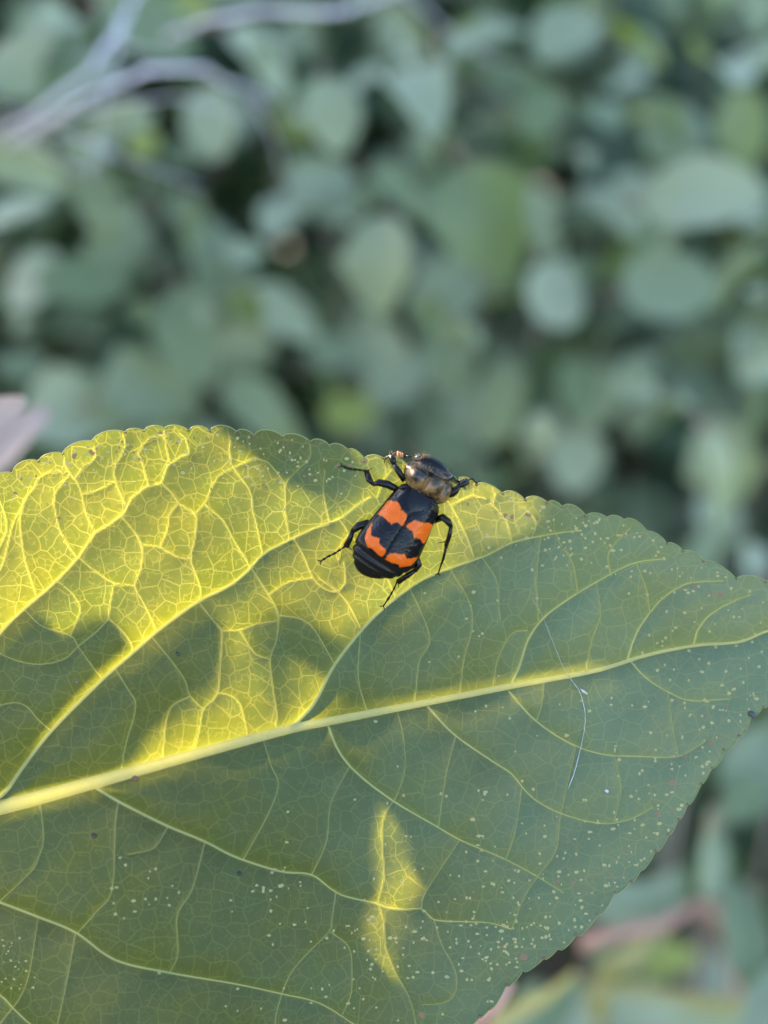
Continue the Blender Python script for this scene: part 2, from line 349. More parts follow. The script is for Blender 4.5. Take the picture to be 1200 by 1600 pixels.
def seg_dist(X, Y, q):
    """distance from points to polyline q (n x 3), and the local width"""
    best = np.full(X.shape, 1e9); wd = np.zeros(X.shape)
    for a, b in zip(q[:-1], q[1:]):
        dx, dy = b[0] - a[0], b[1] - a[1]; L2 = dx * dx + dy * dy + 1e-9
        t_ = np.clip(((X - a[0]) * dx + (Y - a[1]) * dy) / L2, 0, 1)
        d = np.hypot(X - a[0] - t_ * dx, Y - a[1] - t_ * dy); k = d < best
        best = np.where(k, d, best); wd = np.where(k, a[2] + (b[2] - a[2]) * t_, wd)
    return best, wd
GP = {'mid': (12, 24, 110), 'lat': (10, 19, 110), 'ter': (2.6, 9, 45)}
CURX = np.arange(-460, 1340, 10.); CURH = np.cumsum(np.interp(CURX, [-450, 0, 150, 330, 420, 530, 620, 800, 950, 1300], [-.22, -.2, -.11, .12, .22, .17, .06, .05, -.1, -.2])) * 10.; CURH -= np.interp(628, CURX, CURH)   # the blade is gently cupped lengthwise
def smooth_relief(X, Y):
    yd = Y - ymid(X)
    return np.where(yd < 0, -yd * 0.10, yd * 0.05) + np.interp(X, CURX, CURH)
def relief(X, Y):
    """height of the blade (leaf units) and the soft vein mask"""
    X = np.asarray(X, float); Y = np.asarray(Y, float); sh = X.shape; X = X.ravel(); Y = Y.ravel()
    H = smooth_relief(X, Y)
    H += 4 * np.sin(X * 0.011 + Y * 0.006) + 3.0 * np.sin(X * .021 - Y * .017 + 1) + 1.2 * np.sin(X * .045 + Y * .05)
    # margin turns down a little on the upper left
    G = np.zeros(X.shape); Vm = np.zeros(X.shape); T = np.zeros(X.shape)
    for kind, q in VEINS:
        A, wd_, cut = GP[kind]
        k = np.where((X > q[:, 0].min() - cut) & (X < q[:, 0].max() + cut) & (Y > q[:, 1].min() - cut) & (Y < q[:, 1].max() + cut))[0]
        if not len(k): continue
        qq = q if kind == 'mid' else np.vstack([q[::4], q[-1:]]) if kind == 'lat' else np.vstack([q[::2], q[-1:]])
        d, r = seg_dist(X[k], Y[k], qq)
        if kind == 'lat': A = A * np.clip(r / 1.9, .35, 1.55)
        g = -A * np.exp(-d / wd_)
        if kind == 'ter': T[k] = np.minimum(T[k], g)
        else: G[k] = np.minimum(G[k], g)
        vm = np.clip(1.25 - d / (r * 1.0 + (0.7 if kind == 'ter' else 0.8)), 0, .75 if kind == 'ter' else 1)
        vm = np.maximum(vm, (0.38 if kind != 'ter' else 0.12) * np.exp(-d / (r * 1.6 + 1.5)))
        Vm[k] = np.maximum(Vm[k], vm)
    H = H + G + T * (1 + G / 20)
    return H.reshape(sh), Vm.reshape(sh)

leaf = thing('leaf', V3(-430, 1352, -20), 'large toothed green leaf, backlit yellow in patches, that the beetle sits on', 'leaf')
def make_blade():
    xs = np.unique(np.concatenate([np.arange(-429, 1295, 2.4), UX[(UX > -429) & (UX < 1295)][::1], [1295.0]]))
    keep = [0]
    for i in range(1, len(xs)):
        if xs[i] - xs[keep[-1]] > 1.6: keep.append(i)
    xs = xs[keep]; nu, nl = 215, 230
    tu = np.linspace(1, 0, nu); tl = np.linspace(0, 1, nl)[1:]
    ym, yu, yl = ymid(xs), yup(xs), ylo(xs)
    Y = np.concatenate([ym[:, None] + (yu - ym)[:, None] * tu[None], ym[:, None] + (yl - ym)[:, None] * tl[None]], 1)
    X = np.repeat(xs[:, None], Y.shape[1], 1)
    Hh, Vm = relief(X, Y)
    P = W(X, Y, Hh).reshape(-1, 3); nx, ny = X.shape
    idx = np.arange(nx * ny).reshape(nx, ny)
    F = np.stack([idx[:-1, :-1], idx[:-1, 1:], idx[1:, 1:], idx[1:, :-1]], -1).reshape(-1, 4)
    me = bpy.data.meshes.new('blade'); me.vertices.add(len(P)); me.vertices.foreach_set('co', P.ravel())
    me.loops.add(F.size); me.loops.foreach_set('vertex_index', F.ravel().astype(np.int32))
    me.polygons.add(len(F)); me.polygons.foreach_set('loop_start', np.arange(0, F.size, 4, dtype=np.int32)); me.polygons.foreach_set('loop_total', np.full(len(F), 4, np.int32))
    me.polygons.foreach_set('use_smooth', np.ones(len(F), bool)); me.update(calc_edges=True); me.validate()
    a = me.attributes.new('leaf_pos', 'FLOAT_VECTOR', 'POINT'); a.data.foreach_set('vector', (np.c_[X.ravel(), Y.ravel(), 0 * X.ravel()] / 1000).ravel().astype(np.float32))
    a = me.attributes.new('vein', 'FLOAT', 'POINT'); a.data.foreach_set('value', Vm.ravel().astype(np.float32))
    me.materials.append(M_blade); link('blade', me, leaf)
make_blade()
def ribbon(b, q, lift, bulge, prof=(-1, -.55, 0, .55, 1)):
    n = len(q); T = np.gradient(q[:, :2], axis=0); T /= np.linalg.norm(T, axis=1)[:, None] + 1e-9; Nn = np.c_[-T[:, 1], T[:, 0]]
    pr = np.array(prof); X = q[:, 0:1] + Nn[:, 0:1] * q[:, 2:3] * pr; Y = q[:, 1:2] + Nn[:, 1:2] * q[:, 2:3] * pr
    Hc, _ = relief(X, Y); Hc = Hc + lift + bulge * q[:, 2:3] * (1 - pr ** 2)
    P = W(X, Y, Hc).reshape(-1, 3); k = len(prof)
    b.add(P, [(i * k + j, i * k + j + 1, (i + 1) * k + j + 1, (i + 1) * k + j) for i in range(n - 1) for j in range(k - 1)])
tb = MB()
for kind, q in VEINS:
    if kind == 'mid': b = MB(); ribbon(b, q, 0.4, 0.75, (-1, -.8, -.5, 0, .5, .8, 1)); b.build('midrib', M_mid, leaf)
    elif kind == 'lat': b = MB(); ribbon(b, q, 0.35, 0.6); b.build('side_vein', M_lat, leaf)
    else: ribbon(tb, q, 0.3, 0.5, (-1, 0, 1))
tag(tb.build('vein_network', M_ter, leaf), kind='stuff')
# rolled rim round the blade, and the leaf stalk that runs to a stem
rb = MB()
mx = np.arange(-428, 1294, 3.0)
for f in (yup, ylo):
    yy = f(mx); hh, _ = relief(mx, yy); rb.tube(W(mx, yy, hh + .2), .8 * U, 6)
rb.build('rim', M_rim, leaf)
b = MB()
base = V3(-430, 1352, float(relief([-430.], [1352.])[0][0]))
st = base + Vector((-0.055, 0.01, -0.035)); b.tube([base + Vector((.004, 0, .0005)), base + Vector((-.02, .002, -.008)), st], [13 * U, 12 * U, 16 * U], 10)
b.build('stalk', M_mid, leaf)
b = MB(); b.tube([st + Vector((.004, .0, .09)), st, st + Vector((-.02, .03, -.25)), Vector((st.x - .05, st.y + .05, -.05))], [.0025, .003, .004, .006], 10); b.build('stem', M_twig, leaf)

# tiny reddish glands in the notches between the teeth
gb = MB()
for i, (gx, gy) in enumerate(UPM[8:-2] + LOM[20:-3]):
    if random.random() < .75:
        yy_ = float(yup(gx)) if i < len(UPM[8:-2]) else float(ylo(gx)); hg = float(relief([float(gx)], [yy_])[0][0]); rg = random.uniform(1.4, 2.6)
        gb.blob(V3(gx + random.uniform(-1, 1), yy_, hg + .8), ((W(1, 0) - W(0, 0)) * rg, (W(0, 1) - W(0, 0)) * rg * .8, (V3(0, 0, 1) - V3(0, 0, 0)) * rg), 6, 5, jit=.2)
tag(gb.build('tooth_glands', mat_vein('gland', (.26, .13, .07), (.5, .25, .1), .3), leaf), kind='stuff')
# pale insect-feeding spots
def spots():
    pts = []
    def inside(x, y, mgn=6): return yup(x) + mgn < y < ylo(x) - mgn
    def cluster(cx, cy, sx, sy, n, r=(1.5, 2.6), brown=0.0):
        for _ in range(n * 3):
            if n <= 0: break
            x, y = random.gauss(cx, sx), random.gauss(cy, sy)
            if inside(x, y): pts.append((x, y, random.uniform(*r), random.random() < brown)); n -= 1
    for x in np.arange(770, 1200, 1.6):            # lower right margin
        d = abs(random.gauss(0, 55)); px, py = x - d * .72 - 4, float(ylo(x)) - d * .7 - 6
        if random.random() < .68 and inside(px, py): pts.append((px, py, random.uniform(1.4, 2.8), random.random() < .12))
    for x in np.arange(760, 1200, 4.2):            # upper right margin
        d = abs(random.gauss(0, 55)); px, py = x, float(yup(x)) + d + 8
        if inside(px, py): pts.append((px, py, random.uniform(1.4, 2.7), random.random() < .15))
    for x in np.arange(20, 560, 4.5):              # upper left margin
        d = abs(random.gauss(0, 38)); px, py = x, float(yup(x)) + d + 9
        if inside(px, py): pts.append((px, py, random.uniform(1.4, 2.6), random.random() < .3))
    cluster(455, 735, 50, 28, 24); cluster(215, 1395, 35, 38, 20); cluster(430, 1400, 35, 35, 24); cluster(560, 1470, 60, 45, 34); cluster(700, 1400, 60, 60, 28)
    cluster(660, 1480, 50, 50, 24); cluster(800, 1450, 60, 40, 34, brown=.08); cluster(720, 1230, 90, 70, 22); cluster(850, 1330, 70, 50, 26); cluster(880, 845, 60, 30, 30); cluster(950, 1080, 90, 80, 22)
    cluster(720, 960, 60, 60, 16); cluster(20, 1500, 18, 28, 26, (1, 2)); cluster(1080, 1000, 70, 60, 26); cluster(450, 1560, 120, 30, 18); cluster(780, 1500, 30, 30, 16, brown=.2)
    for p in [(825, 805, 6, 1), (731, 787, 4, 1), (790, 805, 6, 1), (800, 808, 5, 1), (660, 1586, 7, 1), (817, 1496, 8, 1), (873, 1377, 5, 1), (1028, 1272, 5, 1), (1050, 1222, 8, 1), (1111, 1160, 6, 1), (1143, 1057, 4, 1),
              (1126, 928, 7, 1), (1082, 915, 6, 1), (569, 721, 4, 1), (1070, 1182, 4, 1), (117, 712, 7, 1), (145, 708, 6, 1), (105, 724, 5, 0), (210, 715, 4, 0)]: pts.append((p[0], p[1], p[2] * .8, bool(p[3])))
    b = MB()
    P = np.array([(p[0], p[1]) for p in pts]); Hc, _ = relief(P[:, 0], P[:, 1])
    for (x, y, r, br), h in zip(pts, Hc):
        n = 8; ph = random.random() * 6; el = random.choice((.7, .9, 1.0, 1.15, 1.5))
        rr = [r * (1.1 * random.uniform(.7, 1.2) if not br else random.uniform(.45, 1.35)) for _ in range(n)]
        X = np.array([x + rr[k] * math.cos(ph + k * 2 * math.pi / n) * el for k in range(n)] + [x]); Y = np.array([y + rr[k] * math.sin(ph + k * 2 * math.pi / n) for k in range(n)] + [y])
        hh, _ = relief(X, Y); hh[:n] += .25; hh[n] += .9
        b.add(W(X, Y, hh), [(k, (k + 1) % n, n) for k in range(n)], 1 if br else 0)
    tag(b.build('blemish_spots', [M_spot, M_scab], leaf), kind='stuff')
spots()

# ------------------------------------------------------------------ the beetle
M_black = None
def beetle():
    m, t, out = newmat('black_shell'); tc = N(t, 'ShaderNodeTexCoord')
    nz = noise(t, tc.outputs['Object'], 2500, 4); bp = N(t, 'ShaderNodeBump', inp={'Strength': .35, 'Distance': .0001}); t.links.new(nz.outputs['Fac'], bp.inputs['Height'])
    p = N(t, 'ShaderNodeBsdfPrincipled', inp={'Base Color': (.004, .004, .005, 1), 'Roughness': .22, 'Specular IOR Level': .24}); t.links.new(bp.outputs[0], p.inputs['Normal']); t.links.new(p.outputs[0], out.inputs[0])
    black = m
    m, t, out = newmat('wing_case'); a = N(t, 'ShaderNodeAttribute', attribute_name='band'); tc = N(t, 'ShaderNodeTexCoord')
    nz = noise(t, tc.outputs['Object'], 1500, 4); f2 = mathn(t, 'ADD', a.outputs['Fac'], mathn(t, 'MULTIPLY', mathn(t, 'SUBTRACT', noise(t, tc.outputs['Object'], 1100, 5, .65).outputs['Fac'], .5), 9.0))
    k = maprange(t, f2, -.7, .7)
    org = mixc(t, nz.outputs['Fac'], (.48, .07, .004), (.68, .125, .010))
    c = mixc(t, k, (.004, .004, .006), org)
    pv = N(t, 'ShaderNodeTexVoronoi', inp={'Scale': 2600}); t.links.new(tc.outputs['Object'], pv.inputs['Vector'])
    lump = noise(t, tc.outputs['Object'], 700, 3).outputs['Fac']; bp = N(t, 'ShaderNodeBump', inp={'Strength': .6, 'Distance': .00022}); t.links.new(mathn(t, 'MULTIPLY_ADD', pv.outputs['Distance'], .3, lump), bp.inputs['Height'])
    p = N(t, 'ShaderNodeBsdfPrincipled', inp={'Roughness': .2, 'Specular IOR Level': .2}); t.links.new(c, p.inputs['Base Color']); t.links.new(bp.outputs[0], p.inputs['Normal']); t.links.new(p.outputs[0], out.inputs[0])
    wing = m
    m, t, out = newmat('pronotum'); tc = N(t, 'ShaderNodeTexCoord')
    n1 = noise(t, tc.outputs['Object'], 420, 3); n2 = noise(t, tc.outputs['Object'], 3000, 3)
    c = mixc(t, maprange(t, n1.outputs['Fac'], .45, .62), (.010, .008, .007), (.24, .125, .04)); c = mixc(t, mathn(t, 'MULTIPLY', n2.outputs['Fac'], .5), c, (.05, .034, .02))
    bp = N(t, 'ShaderNodeBump', inp={'Strength': .5, 'Distance': .0001}); t.links.new(n2.outputs['Fac'], bp.inputs['Height'])
    p = N(t, 'ShaderNodeBsdfPrincipled', inp={'Roughness': .28, 'Specular IOR Level': .45, 'Sheen Weight': .0}); t.links.new(c, p.inputs['Base Color']); t.links.new(bp.outputs[0], p.inputs['Normal']); t.links.new(p.outputs[0], out.inputs[0])
    pron = m
    club = simple('antenna_club', (.55, .22, .10), .5, .4, .2, 2000); hairm = mat_vein('golden_hair', (.30, .18, .08), (.45, .26, .1), .3)
    eyem = simple('eye', (.02, .018, .016), .12, .7)
    H0 = float(relief([628.], [830.])[0][0])
    tx, ty, rx, ry = -.5196, .8544, .8544, .5196
    def L(t_, r_, h): return V3(628 + tx * t_ + rx * r_, 830 + ty * t_ + ry * r_, H0 + h)
    root = thing('beetle', V3(628, 830, H0), 'black and orange banded burying beetle clinging to the leaf edge', 'beetle')
    # --- body: abdomen loft, head, legs and antennae in one mesh
    b = MB()
    sec = []
    T = np.array([-72, -60, -40, 0, 30, 45, 57, 58, 64, 68, 68.7, 74, 77, 77.8, 83, 88, 90])
    HW = np.array([22, 34, 40, 46, 50, 51, 47, 44, 44, 42, 39, 36.5, 33, 29, 24, 13, 3])
    ZT = np.array([30, 34, 36, 37, 38, 38, 38, 34, 36, 35.5, 31.5, 33, 31, 27, 25, 20, 16]); ZB = np.array([10, 6, 4, 3, 3, 3, 3.5, 4, 4, 4.5, 5, 6, 7, 8, 10, 12, 14])
    CR = np.interp(T, [-70, 0, 45, 60, 75, 84, 90], [-5, -4, -5, -8, -11, -15, -17])
    n = 22; vv = []; ff = []
    for i in range(len(T)):
        for k in range(n):
            a = 2 * math.pi * k / n; ca, sa = math.cos(a), math.sin(a)
            zc = (ZT[i] + ZB[i]) / 2; zr = (ZT[i] - ZB[i]) / 2
            vv.append(L(T[i] + .0022 * (HW[i] * ca) ** 2 * -1, CR[i] + HW[i] * math.copysign(abs(ca) ** .8, ca), zc + zr * math.copysign(abs(sa) ** .8, sa)))
    for i in range(len(T) - 1):
        for k in range(n): ff.append((i * n + k, i * n + (k + 1) % n, (i + 1) * n + (k + 1) % n, (i + 1) * n + k))
    ff.append(tuple(range(n))[::-1]); ff.append(tuple((len(T) - 1) * n + k for k in range(n))); b.add(vv, ff)
    # thorax under the pronotum and head, bent over the leaf edge
    tvec = L(1, 0, 0) - L(0, 0, 0); rvec = L(0, 1, 0) - L(0, 0, 0); hvec = L(0, 0, 1) - L(0, 0, 0)
    b.blob(L(-86, -7, 21), (rvec * 36, tvec * 26, hvec * 13), 20, 10)
    b.blob(L(-110, -9, 20), (rvec * 30, tvec * 14 + hvec * -3, hvec * 13 + tvec * 2), 20, 12)      # head
    b.blob(L(-115, -10, 6), (rvec * 17, tvec * 8 + hvec * 6, hvec * 10), 14, 8)                      # muzzle
    for s in (-1, 1):
        b.blob(L(-110, -9 + s * 28, 21), (rvec * 6.5, tvec * 8, hvec * 8), 12, 8, 2)                 # eyes
        b.tube([L(-117, -10 + s * 11, 2), L(-119, -10 + s * 10, -6), L(-118, -10 + s * 4, -12)], [4 * U, 3 * U, 1 * U], 7)   # jaws
    def P(x, y, h): return V3(x, y, max(float(relief([x], [y])[0][0]) * 0.5 + H0 * .5, float(relief([x], [y])[0][0]) - 2) + h)
    def G(x, y, h=1.5): return V3(x, y, float(relief([x], [y])[0][0]) + h)
    def limb(pts, rad, mi=0, seg=8):
        q = catmull([list(p) for p in pts], .0007); d = np.r_[0, np.cumsum(np.linalg.norm(np.diff(np.array([list(p) for p in pts]), axis=0), axis=1))]
        dq = np.r_[0, np.cumsum(np.linalg.norm(np.diff(q, axis=0), axis=1))]; dq = dq / dq[-1] * d[-1]
        r = np.interp(dq, d, rad) * U; b.tube(q, r, seg, mi)
    def tarsus(pts, r=1.5):
        pts = [Vector(p) for p in pts]; q = catmull([list(p) for p in pts], .00022); m_ = len(q)
        rr = [(r * (1.35 - .9 * ((i / m_ * 5) % 1)) if i < m_ - 2 else r * .7) * U for i in range(m_)]; b.tube(q, rr, 6)
        e = Vector(q[-1]); d = (e - Vector(q[-4])).normalized(); s_ = d.cross(hvec.normalized()).normalized()
        for s in (-1, 1): b.tube([e, e + (d * 2.6 + s_ * s * 3.2) * U, e + (d * 3.8 + s_ * s * 5.6) * U - hvec * 1.0], [.9 * U, .7 * U, .2 * U], 5)
        for i in range(3, m_ - 3, 4):                                                                  # bristles
            c = Vector(q[i])
            for s in (-1, 1): b.tube([c, c + (d * 2.2 + s_ * s * 2.6) * U], [.4 * U, .1 * U], 4)
    def spur(p, d): b.tube([p, p + (Vector(d))], [1.1 * U, .2 * U], 5)
    def spines(p0, p1, nn, ln=3.2):
        p0, p1 = Vector(p0), Vector(p1); d = (p1 - p0).normalized(); s_ = d.cross(hvec.normalized())
        for i in range(nn):
            c = p0.lerp(p1, (i + .6) / nn)
            for s in (-1, 1): b.tube([c, c + (d * .7 + s_ * s) * ln * U], [.5 * U, .12 * U], 4)
    # middle left
    limb([L(-52, -34, 14), P(606, 757, 15), P(592, 754, 18), P(582, 757, 17)], [5, 6.5, 6, 3]); limb([P(583, 757, 17), P(577, 750, 15), P(573, 737, 6)], [2.6, 5, 4.2]); tarsus([G(572, 736, 4), G(560, 734, 2.5), G(548, 733), G(534, 728)], 1.9)
    spur(P(573, 737, 6), (W(582, 731, 0) - W(573, 737, 0)))
    # middle right
    limb([L(-40, 34, 14), P(692, 808, 15), P(700, 815, 19), P(705, 823, 19)], [5, 6, 5.5, 3.4]); limb([P(705, 822, 19), P(702, 838, 13), P(697, 853, 6)], [2.8, 3.6, 3.2]); tarsus([P(698, 850, 6), G(693, 872, 2.5), G(688, 886), G(685, 896)], 1.6)
    spur(P(698, 846, 8), (W(681, 849, 0) - W(697, 846, 0)) * .95); spur(P(697, 852, 6), (W(701, 858, 0) - W(697, 852, 0))); spines(P(704, 828, 17), P(698, 850, 7), 5)
    # hind left
    limb([L(20, -30, 12), P(574, 818, 14), P(560, 822, 18), P(550, 831, 19)], [5, 7, 6.5, 4]); limb([P(551, 830, 19), P(547, 842, 14), P(541, 853, 8)], [3.2, 4.2, 5.2]); tarsus([P(540, 853, 7), G(524, 864, 3), G(512, 870), G(501, 877)], 1.7)
    spur(P(542, 853, 7), (W(551, 860, 0) - W(541, 852, 0))); spines(P(550, 834, 18), P(542, 850, 9), 5)
    # hind right
    limb([L(34, 34, 12), P(652, 872, 14), P(654, 882, 16), P(648, 892, 15)], [5, 6.5, 6, 4]); limb([P(649, 891, 15), P(637, 899, 11), P(622, 909, 6)], [3.2, 4.4, 4.6]); tarsus([P(622, 906, 6), G(614, 923, 3), G(607, 935), G(599, 947)], 1.7)
    spur(P(622, 908, 6), (W(623, 919, 0) - W(622, 908, 0))); spines(P(646, 893, 14), P(626, 906, 7), 5)
    # front left, reaching round the leaf edge
    limb([L(-84, -36, 14), P(630, 748, 14), P(622, 735, 14), P(616, 726, 13)], [5, 6, 5, 3.4]); limb([P(616, 727, 13), P(614, 718, 11), P(611, 712, 8)], [3, 5, 4.6]); tarsus([P(611, 712, 8), P(606, 714, 5), G(601, 718, 2)], 1.7); spines(P(616, 727, 13), P(611, 712, 8), 6, 4.5)
    # front right
    limb([L(-80, 24, 14), P(706, 771, 14), P(712, 766, 15), P(717, 760, 15)], [5, 6.5, 6, 3.6]); limb([P(716, 761, 15), P(723, 756, 12), P(731, 752, 8)], [3, 5.5, 5]); tarsus([P(730, 752, 8), P(737, 748, 5), G(744, 754, 2)], 1.9); spines(P(716, 761, 15), P(731, 752, 8), 6, 4)
    # antennae
    limb([L(-118, -34, 22), V3(650, 712, H0 + 22), V3(642, 713, H0 + 21), V3(634, 713, H0 + 20)], [2, 1.4, 1.3, 1.6])
    for k in range(4): b.blob(V3(632 - k * 3.4, 712.5 - k * .9, H0 + 20), ((W(1, .2) - W(0, 0)) * 1.6, (W(0, 1) - W(0, 0)) * (3.6 + k * .6), hvec * 4.4), 10, 6, 1 if k else 0)
    limb([L(-112, 18, 22), V3(706, 742, H0 + 22), V3(711, 750, H0 + 20), V3(716, 753, H0 + 18)], [2, 1.4, 1.3, 1.6])
    for k in range(4): b.blob(V3(718 + k * 3.2, 752.5 - k * .8, H0 + 17), ((W(1, .2) - W(0, 0)) * 1.5, (W(0, 1) - W(0, 0)) * (3.2 + k * .4), hvec * 4), 10, 6, 0)
    b.build('body', [black, club, eyem], root)
    # --- pronotum shield
    OUT = [(634, 725), (644, 721), (655, 719), (665, 721), (674, 725), (683, 729), (691, 735), (699, 743), (705, 752), (708, 762), (706, 772), (698, 783), (690, 787), (682, 787), (672, 784), (661, 779), (651, 772), (642, 765), (636, 757), (632, 748), (631, 736)]
    oc = catmull([(*p,) for p in OUT + OUT[:1]], 3)[:-1]; cx, cy = oc.mean(0); nr = 16; vv = []; ff = []; no = len(oc)
    for j in range(nr + 1):
        f = j / nr
        for k in range(no):
            x = cx + (oc[k, 0] - cx) * f; y = cy + (oc[k, 1] - cy) * f
            dx, dy = x - 628, y - 830; tt = tx * dx + ty * dy; rr = rx * dx + ry * dy
            z = 24 + 21 * (1 - f ** 2.6) ** .8
            z -= 7 * math.exp(-((tt + 98 + .004 * (rr + 7) ** 2) / 3.2) ** 2) * (1 if f < .9 else 0)          # cross groove
            z -= 6 * math.exp(-((rr + 7) / 3.5) ** 2) * (1 if f < .85 else 0)                                 # middle groove
            z -= 6 * math.exp(-((rr - 22) / 4) ** 2) * (1 if f < .9 else .3)
            z += 5.0 * math.exp(-((rr - 8) / 8) ** 2 - ((tt + 84) / 9) ** 2) + 5.0 * math.exp(-((rr + 28) / 8) ** 2 - ((tt + 84) / 9) ** 2)
            if j == nr: z = 20
            vv.append(V3(x, y, H0 + z))
    for j in range(nr):
        for k in range(no):
            ff.append((j * no + k, j * no + (k + 1) % no, (j + 1) * no + (k + 1) % no, (j + 1) * no + k))
    pb = MB(); pb.add(vv, ff); pr = pb.build('pronotum', pron, root)
    # --- golden hair on the shield margin, head and front feet
    hb = MB()
    def hair(p, d, l): hb.tube([p, p + d * l * .6, p + d * l * .9 - hvec * l / U * .12], [.35 * U, .28 * U, .06 * U], 4)
    for k in range(170):
        i = random.randrange(no); f = random.uniform(.55, 1.0)
        x = cx + (oc[i, 0] - cx) * f; y = cy + (oc[i, 1] - cy) * f
        if (y - cy) - .5 * (x - cx) > 16 and random.random() < .6: continue
        z = 24 + 21 * (1 - f ** 2.6) ** .8
        d = (V3(x + (x - cx), y + (y - cy), 0) - V3(x, y, 0)).normalized() + Vector([random.uniform(-.5, .5) for _ in range(3)]) + hvec.normalized() * .3
        hair(V3(x, y, H0 + z - .3), d.normalized(), random.uniform(3, 7) * U)
    for k in range(110):
        p = V3(random.gauss(612, 4), random.gauss(718, 6), H0 + random.uniform(6, 13)); hair(p, Vector([random.uniform(-1, 1) for _ in range(3)]).normalized(), random.uniform(3, 6) * U)
    for k in range(90):
        p = V3(random.gauss(660, 6), random.gauss(714, 2.5), H0 + random.uniform(26, 31)); hair(p, Vector([random.uniform(-1, 1) for _ in range(3)]).normalized(), random.uniform(3, 5) * U)
    for k in range(50):
        p = V3(random.gauss(727, 6), random.gauss(754, 4), H0 + random.uniform(8, 15)); hair(p, Vector([random.uniform(-1, 1) for _ in range(3)]).normalized(), random.uniform(3, 5) * U)
    tag(hb.build('hair', hairm, root), kind='stuff')
    # --- wing cases
    Z = lambda a: [(480 + x * .23333, 690 + y * .23333) for x, y in a]
    BANDS = [Z([(525, 385), (570, 400), (615, 410), (630, 455), (660, 480), (664, 520), (640, 568), (600, 535), (565, 557), (535, 525), (500, 492), (455, 478), (470, 455), (495, 415)]),
             Z([(445, 535), (425, 580), (430, 630), (480, 650), (482, 690), (520, 715), (524, 755), (497, 780), (460, 742), (430, 712), (390, 708), (365, 668), (335, 625), (370, 585), (400, 540)]),
             Z([(680, 550), (720, 525), (780, 545), (820, 545), (862, 590), (845, 640), (815, 685), (775, 677), (760, 650), (715, 645), (708, 600), (662, 572)]),
             Z([(560, 748), (600, 755), (650, 752), (668, 787), (740, 770), (735, 815), (690, 845), (620, 853), (608, 822), (560, 807), (518, 792), (535, 765)])]
    def sdf(X, Y, poly):
        p = np.array(poly + poly[:1]); d, _ = seg_dist(X, Y, np.c_[p, p[:, 0] * 0])
        ins = np.zeros(X.shape, bool)
        for (x0, y0), (x1, y1) in zip(p[:-1], p[1:]):
            k = ((y0 > Y) != (y1 > Y)); xi = (x1 - x0) * (Y - y0) / ((y1 - y0) if y1 != y0 else 1e-9) + x0; ins ^= k & (X < xi)
        return np.where(ins, d, -d)
    for s in (-1, 1):
        na, nb = 90, 52; A = np.linspace(0, 1, na)[:, None] * np.ones((1, nb)); Bq = np.linspace(0, 1, nb)[None] * np.ones((na, 1))
        t0, t1 = -63.0, 53.0
        tt = t0 + (t1 - t0) * A
        hw = np.interp(tt, [-63, -55, -40, 0, 30, 45, 53], [34, 39, 41, 45.5, 48, 46.5, 41])
        rr = -3.2 + s * (.35 + hw * Bq)
        # rounded rear corner, front slope towards the scutellum
        tt = tt - 14 * np.clip((Bq - .55) / .45, 0, 1) ** 2.2 * A ** 6 - 2 * (1 - Bq) * A ** 8
        tt = tt + 4 * (1 - Bq) * (1 - A) ** 6
        zt = np.interp(tt, [-63, -54, -30, 10, 40, 54], [38, 43, 46.5, 47.5, 46, 41.5])
        z = zt - 20 * Bq ** 3.2 - 1.2 * np.exp(-Bq / .04)
        z += 1.6 * np.exp(-((Bq - .66) / .12) ** 2) * np.exp(-((A - .08) / .12) ** 2)           # shoulder hump
        z -= 1.6 * np.exp(-((A - 1) / .03) ** 2)
        # side edge folds down
        fold = np.clip((Bq - .93) / .07, 0, 1); z = z - 9 * fold ** 1.5; rr = rr - s * 2.0 * fold ** 2
        X = 628 + tx * tt + rx * rr; Y = 830 + ty * tt + ry * rr
        band = np.max([sdf(X, Y, p) for p in BANDS], axis=0)
        # the bands were read with the dome's lean left out: keep them on their own side
        Pp = W(X, Y, H0 + z).reshape(-1, 3); idx = np.arange(na * nb).reshape(na, nb)
        F = np.stack([idx[:-1, :-1], idx[:-1, 1:], idx[1:, 1:], idx[1:, :-1]], -1).reshape(-1, 4)
        if s > 0: F = F[:, ::-1]
        me = bpy.data.meshes.new('wing_case'); me.from_pydata(Pp.tolist(), [], F.tolist())
        me.polygons.foreach_set('use_smooth', [True] * len(F)); a = me.attributes.new('band', 'FLOAT', 'POINT'); a.data.foreach_set('value', band.ravel().astype(np.float32))
        me.materials.append(wing); o = link('wing_case', me, root)
        so = o.modifiers.new('thickness', 'SOLIDIFY'); so.thickness = .00025; so.offset = -1 if s < 0 else -1
    # scutellum
    sb = MB(); ol = [(-66, -22), (-66, 15), (-50, 13), (-36, 5), (-27, -3.2), (-36, -11), (-50, -19)]
    vv = [L(a, r_, 44.5 if a > -60 else 40) for a, r_ in ol] + [L(-48, -3.2, 48.6)]
    sb.add(vv, [(i, (i + 1) % 7, 7) for i in range(7)]); sb.build('scutellum', black, root)
    b2 = MB()
beetle()

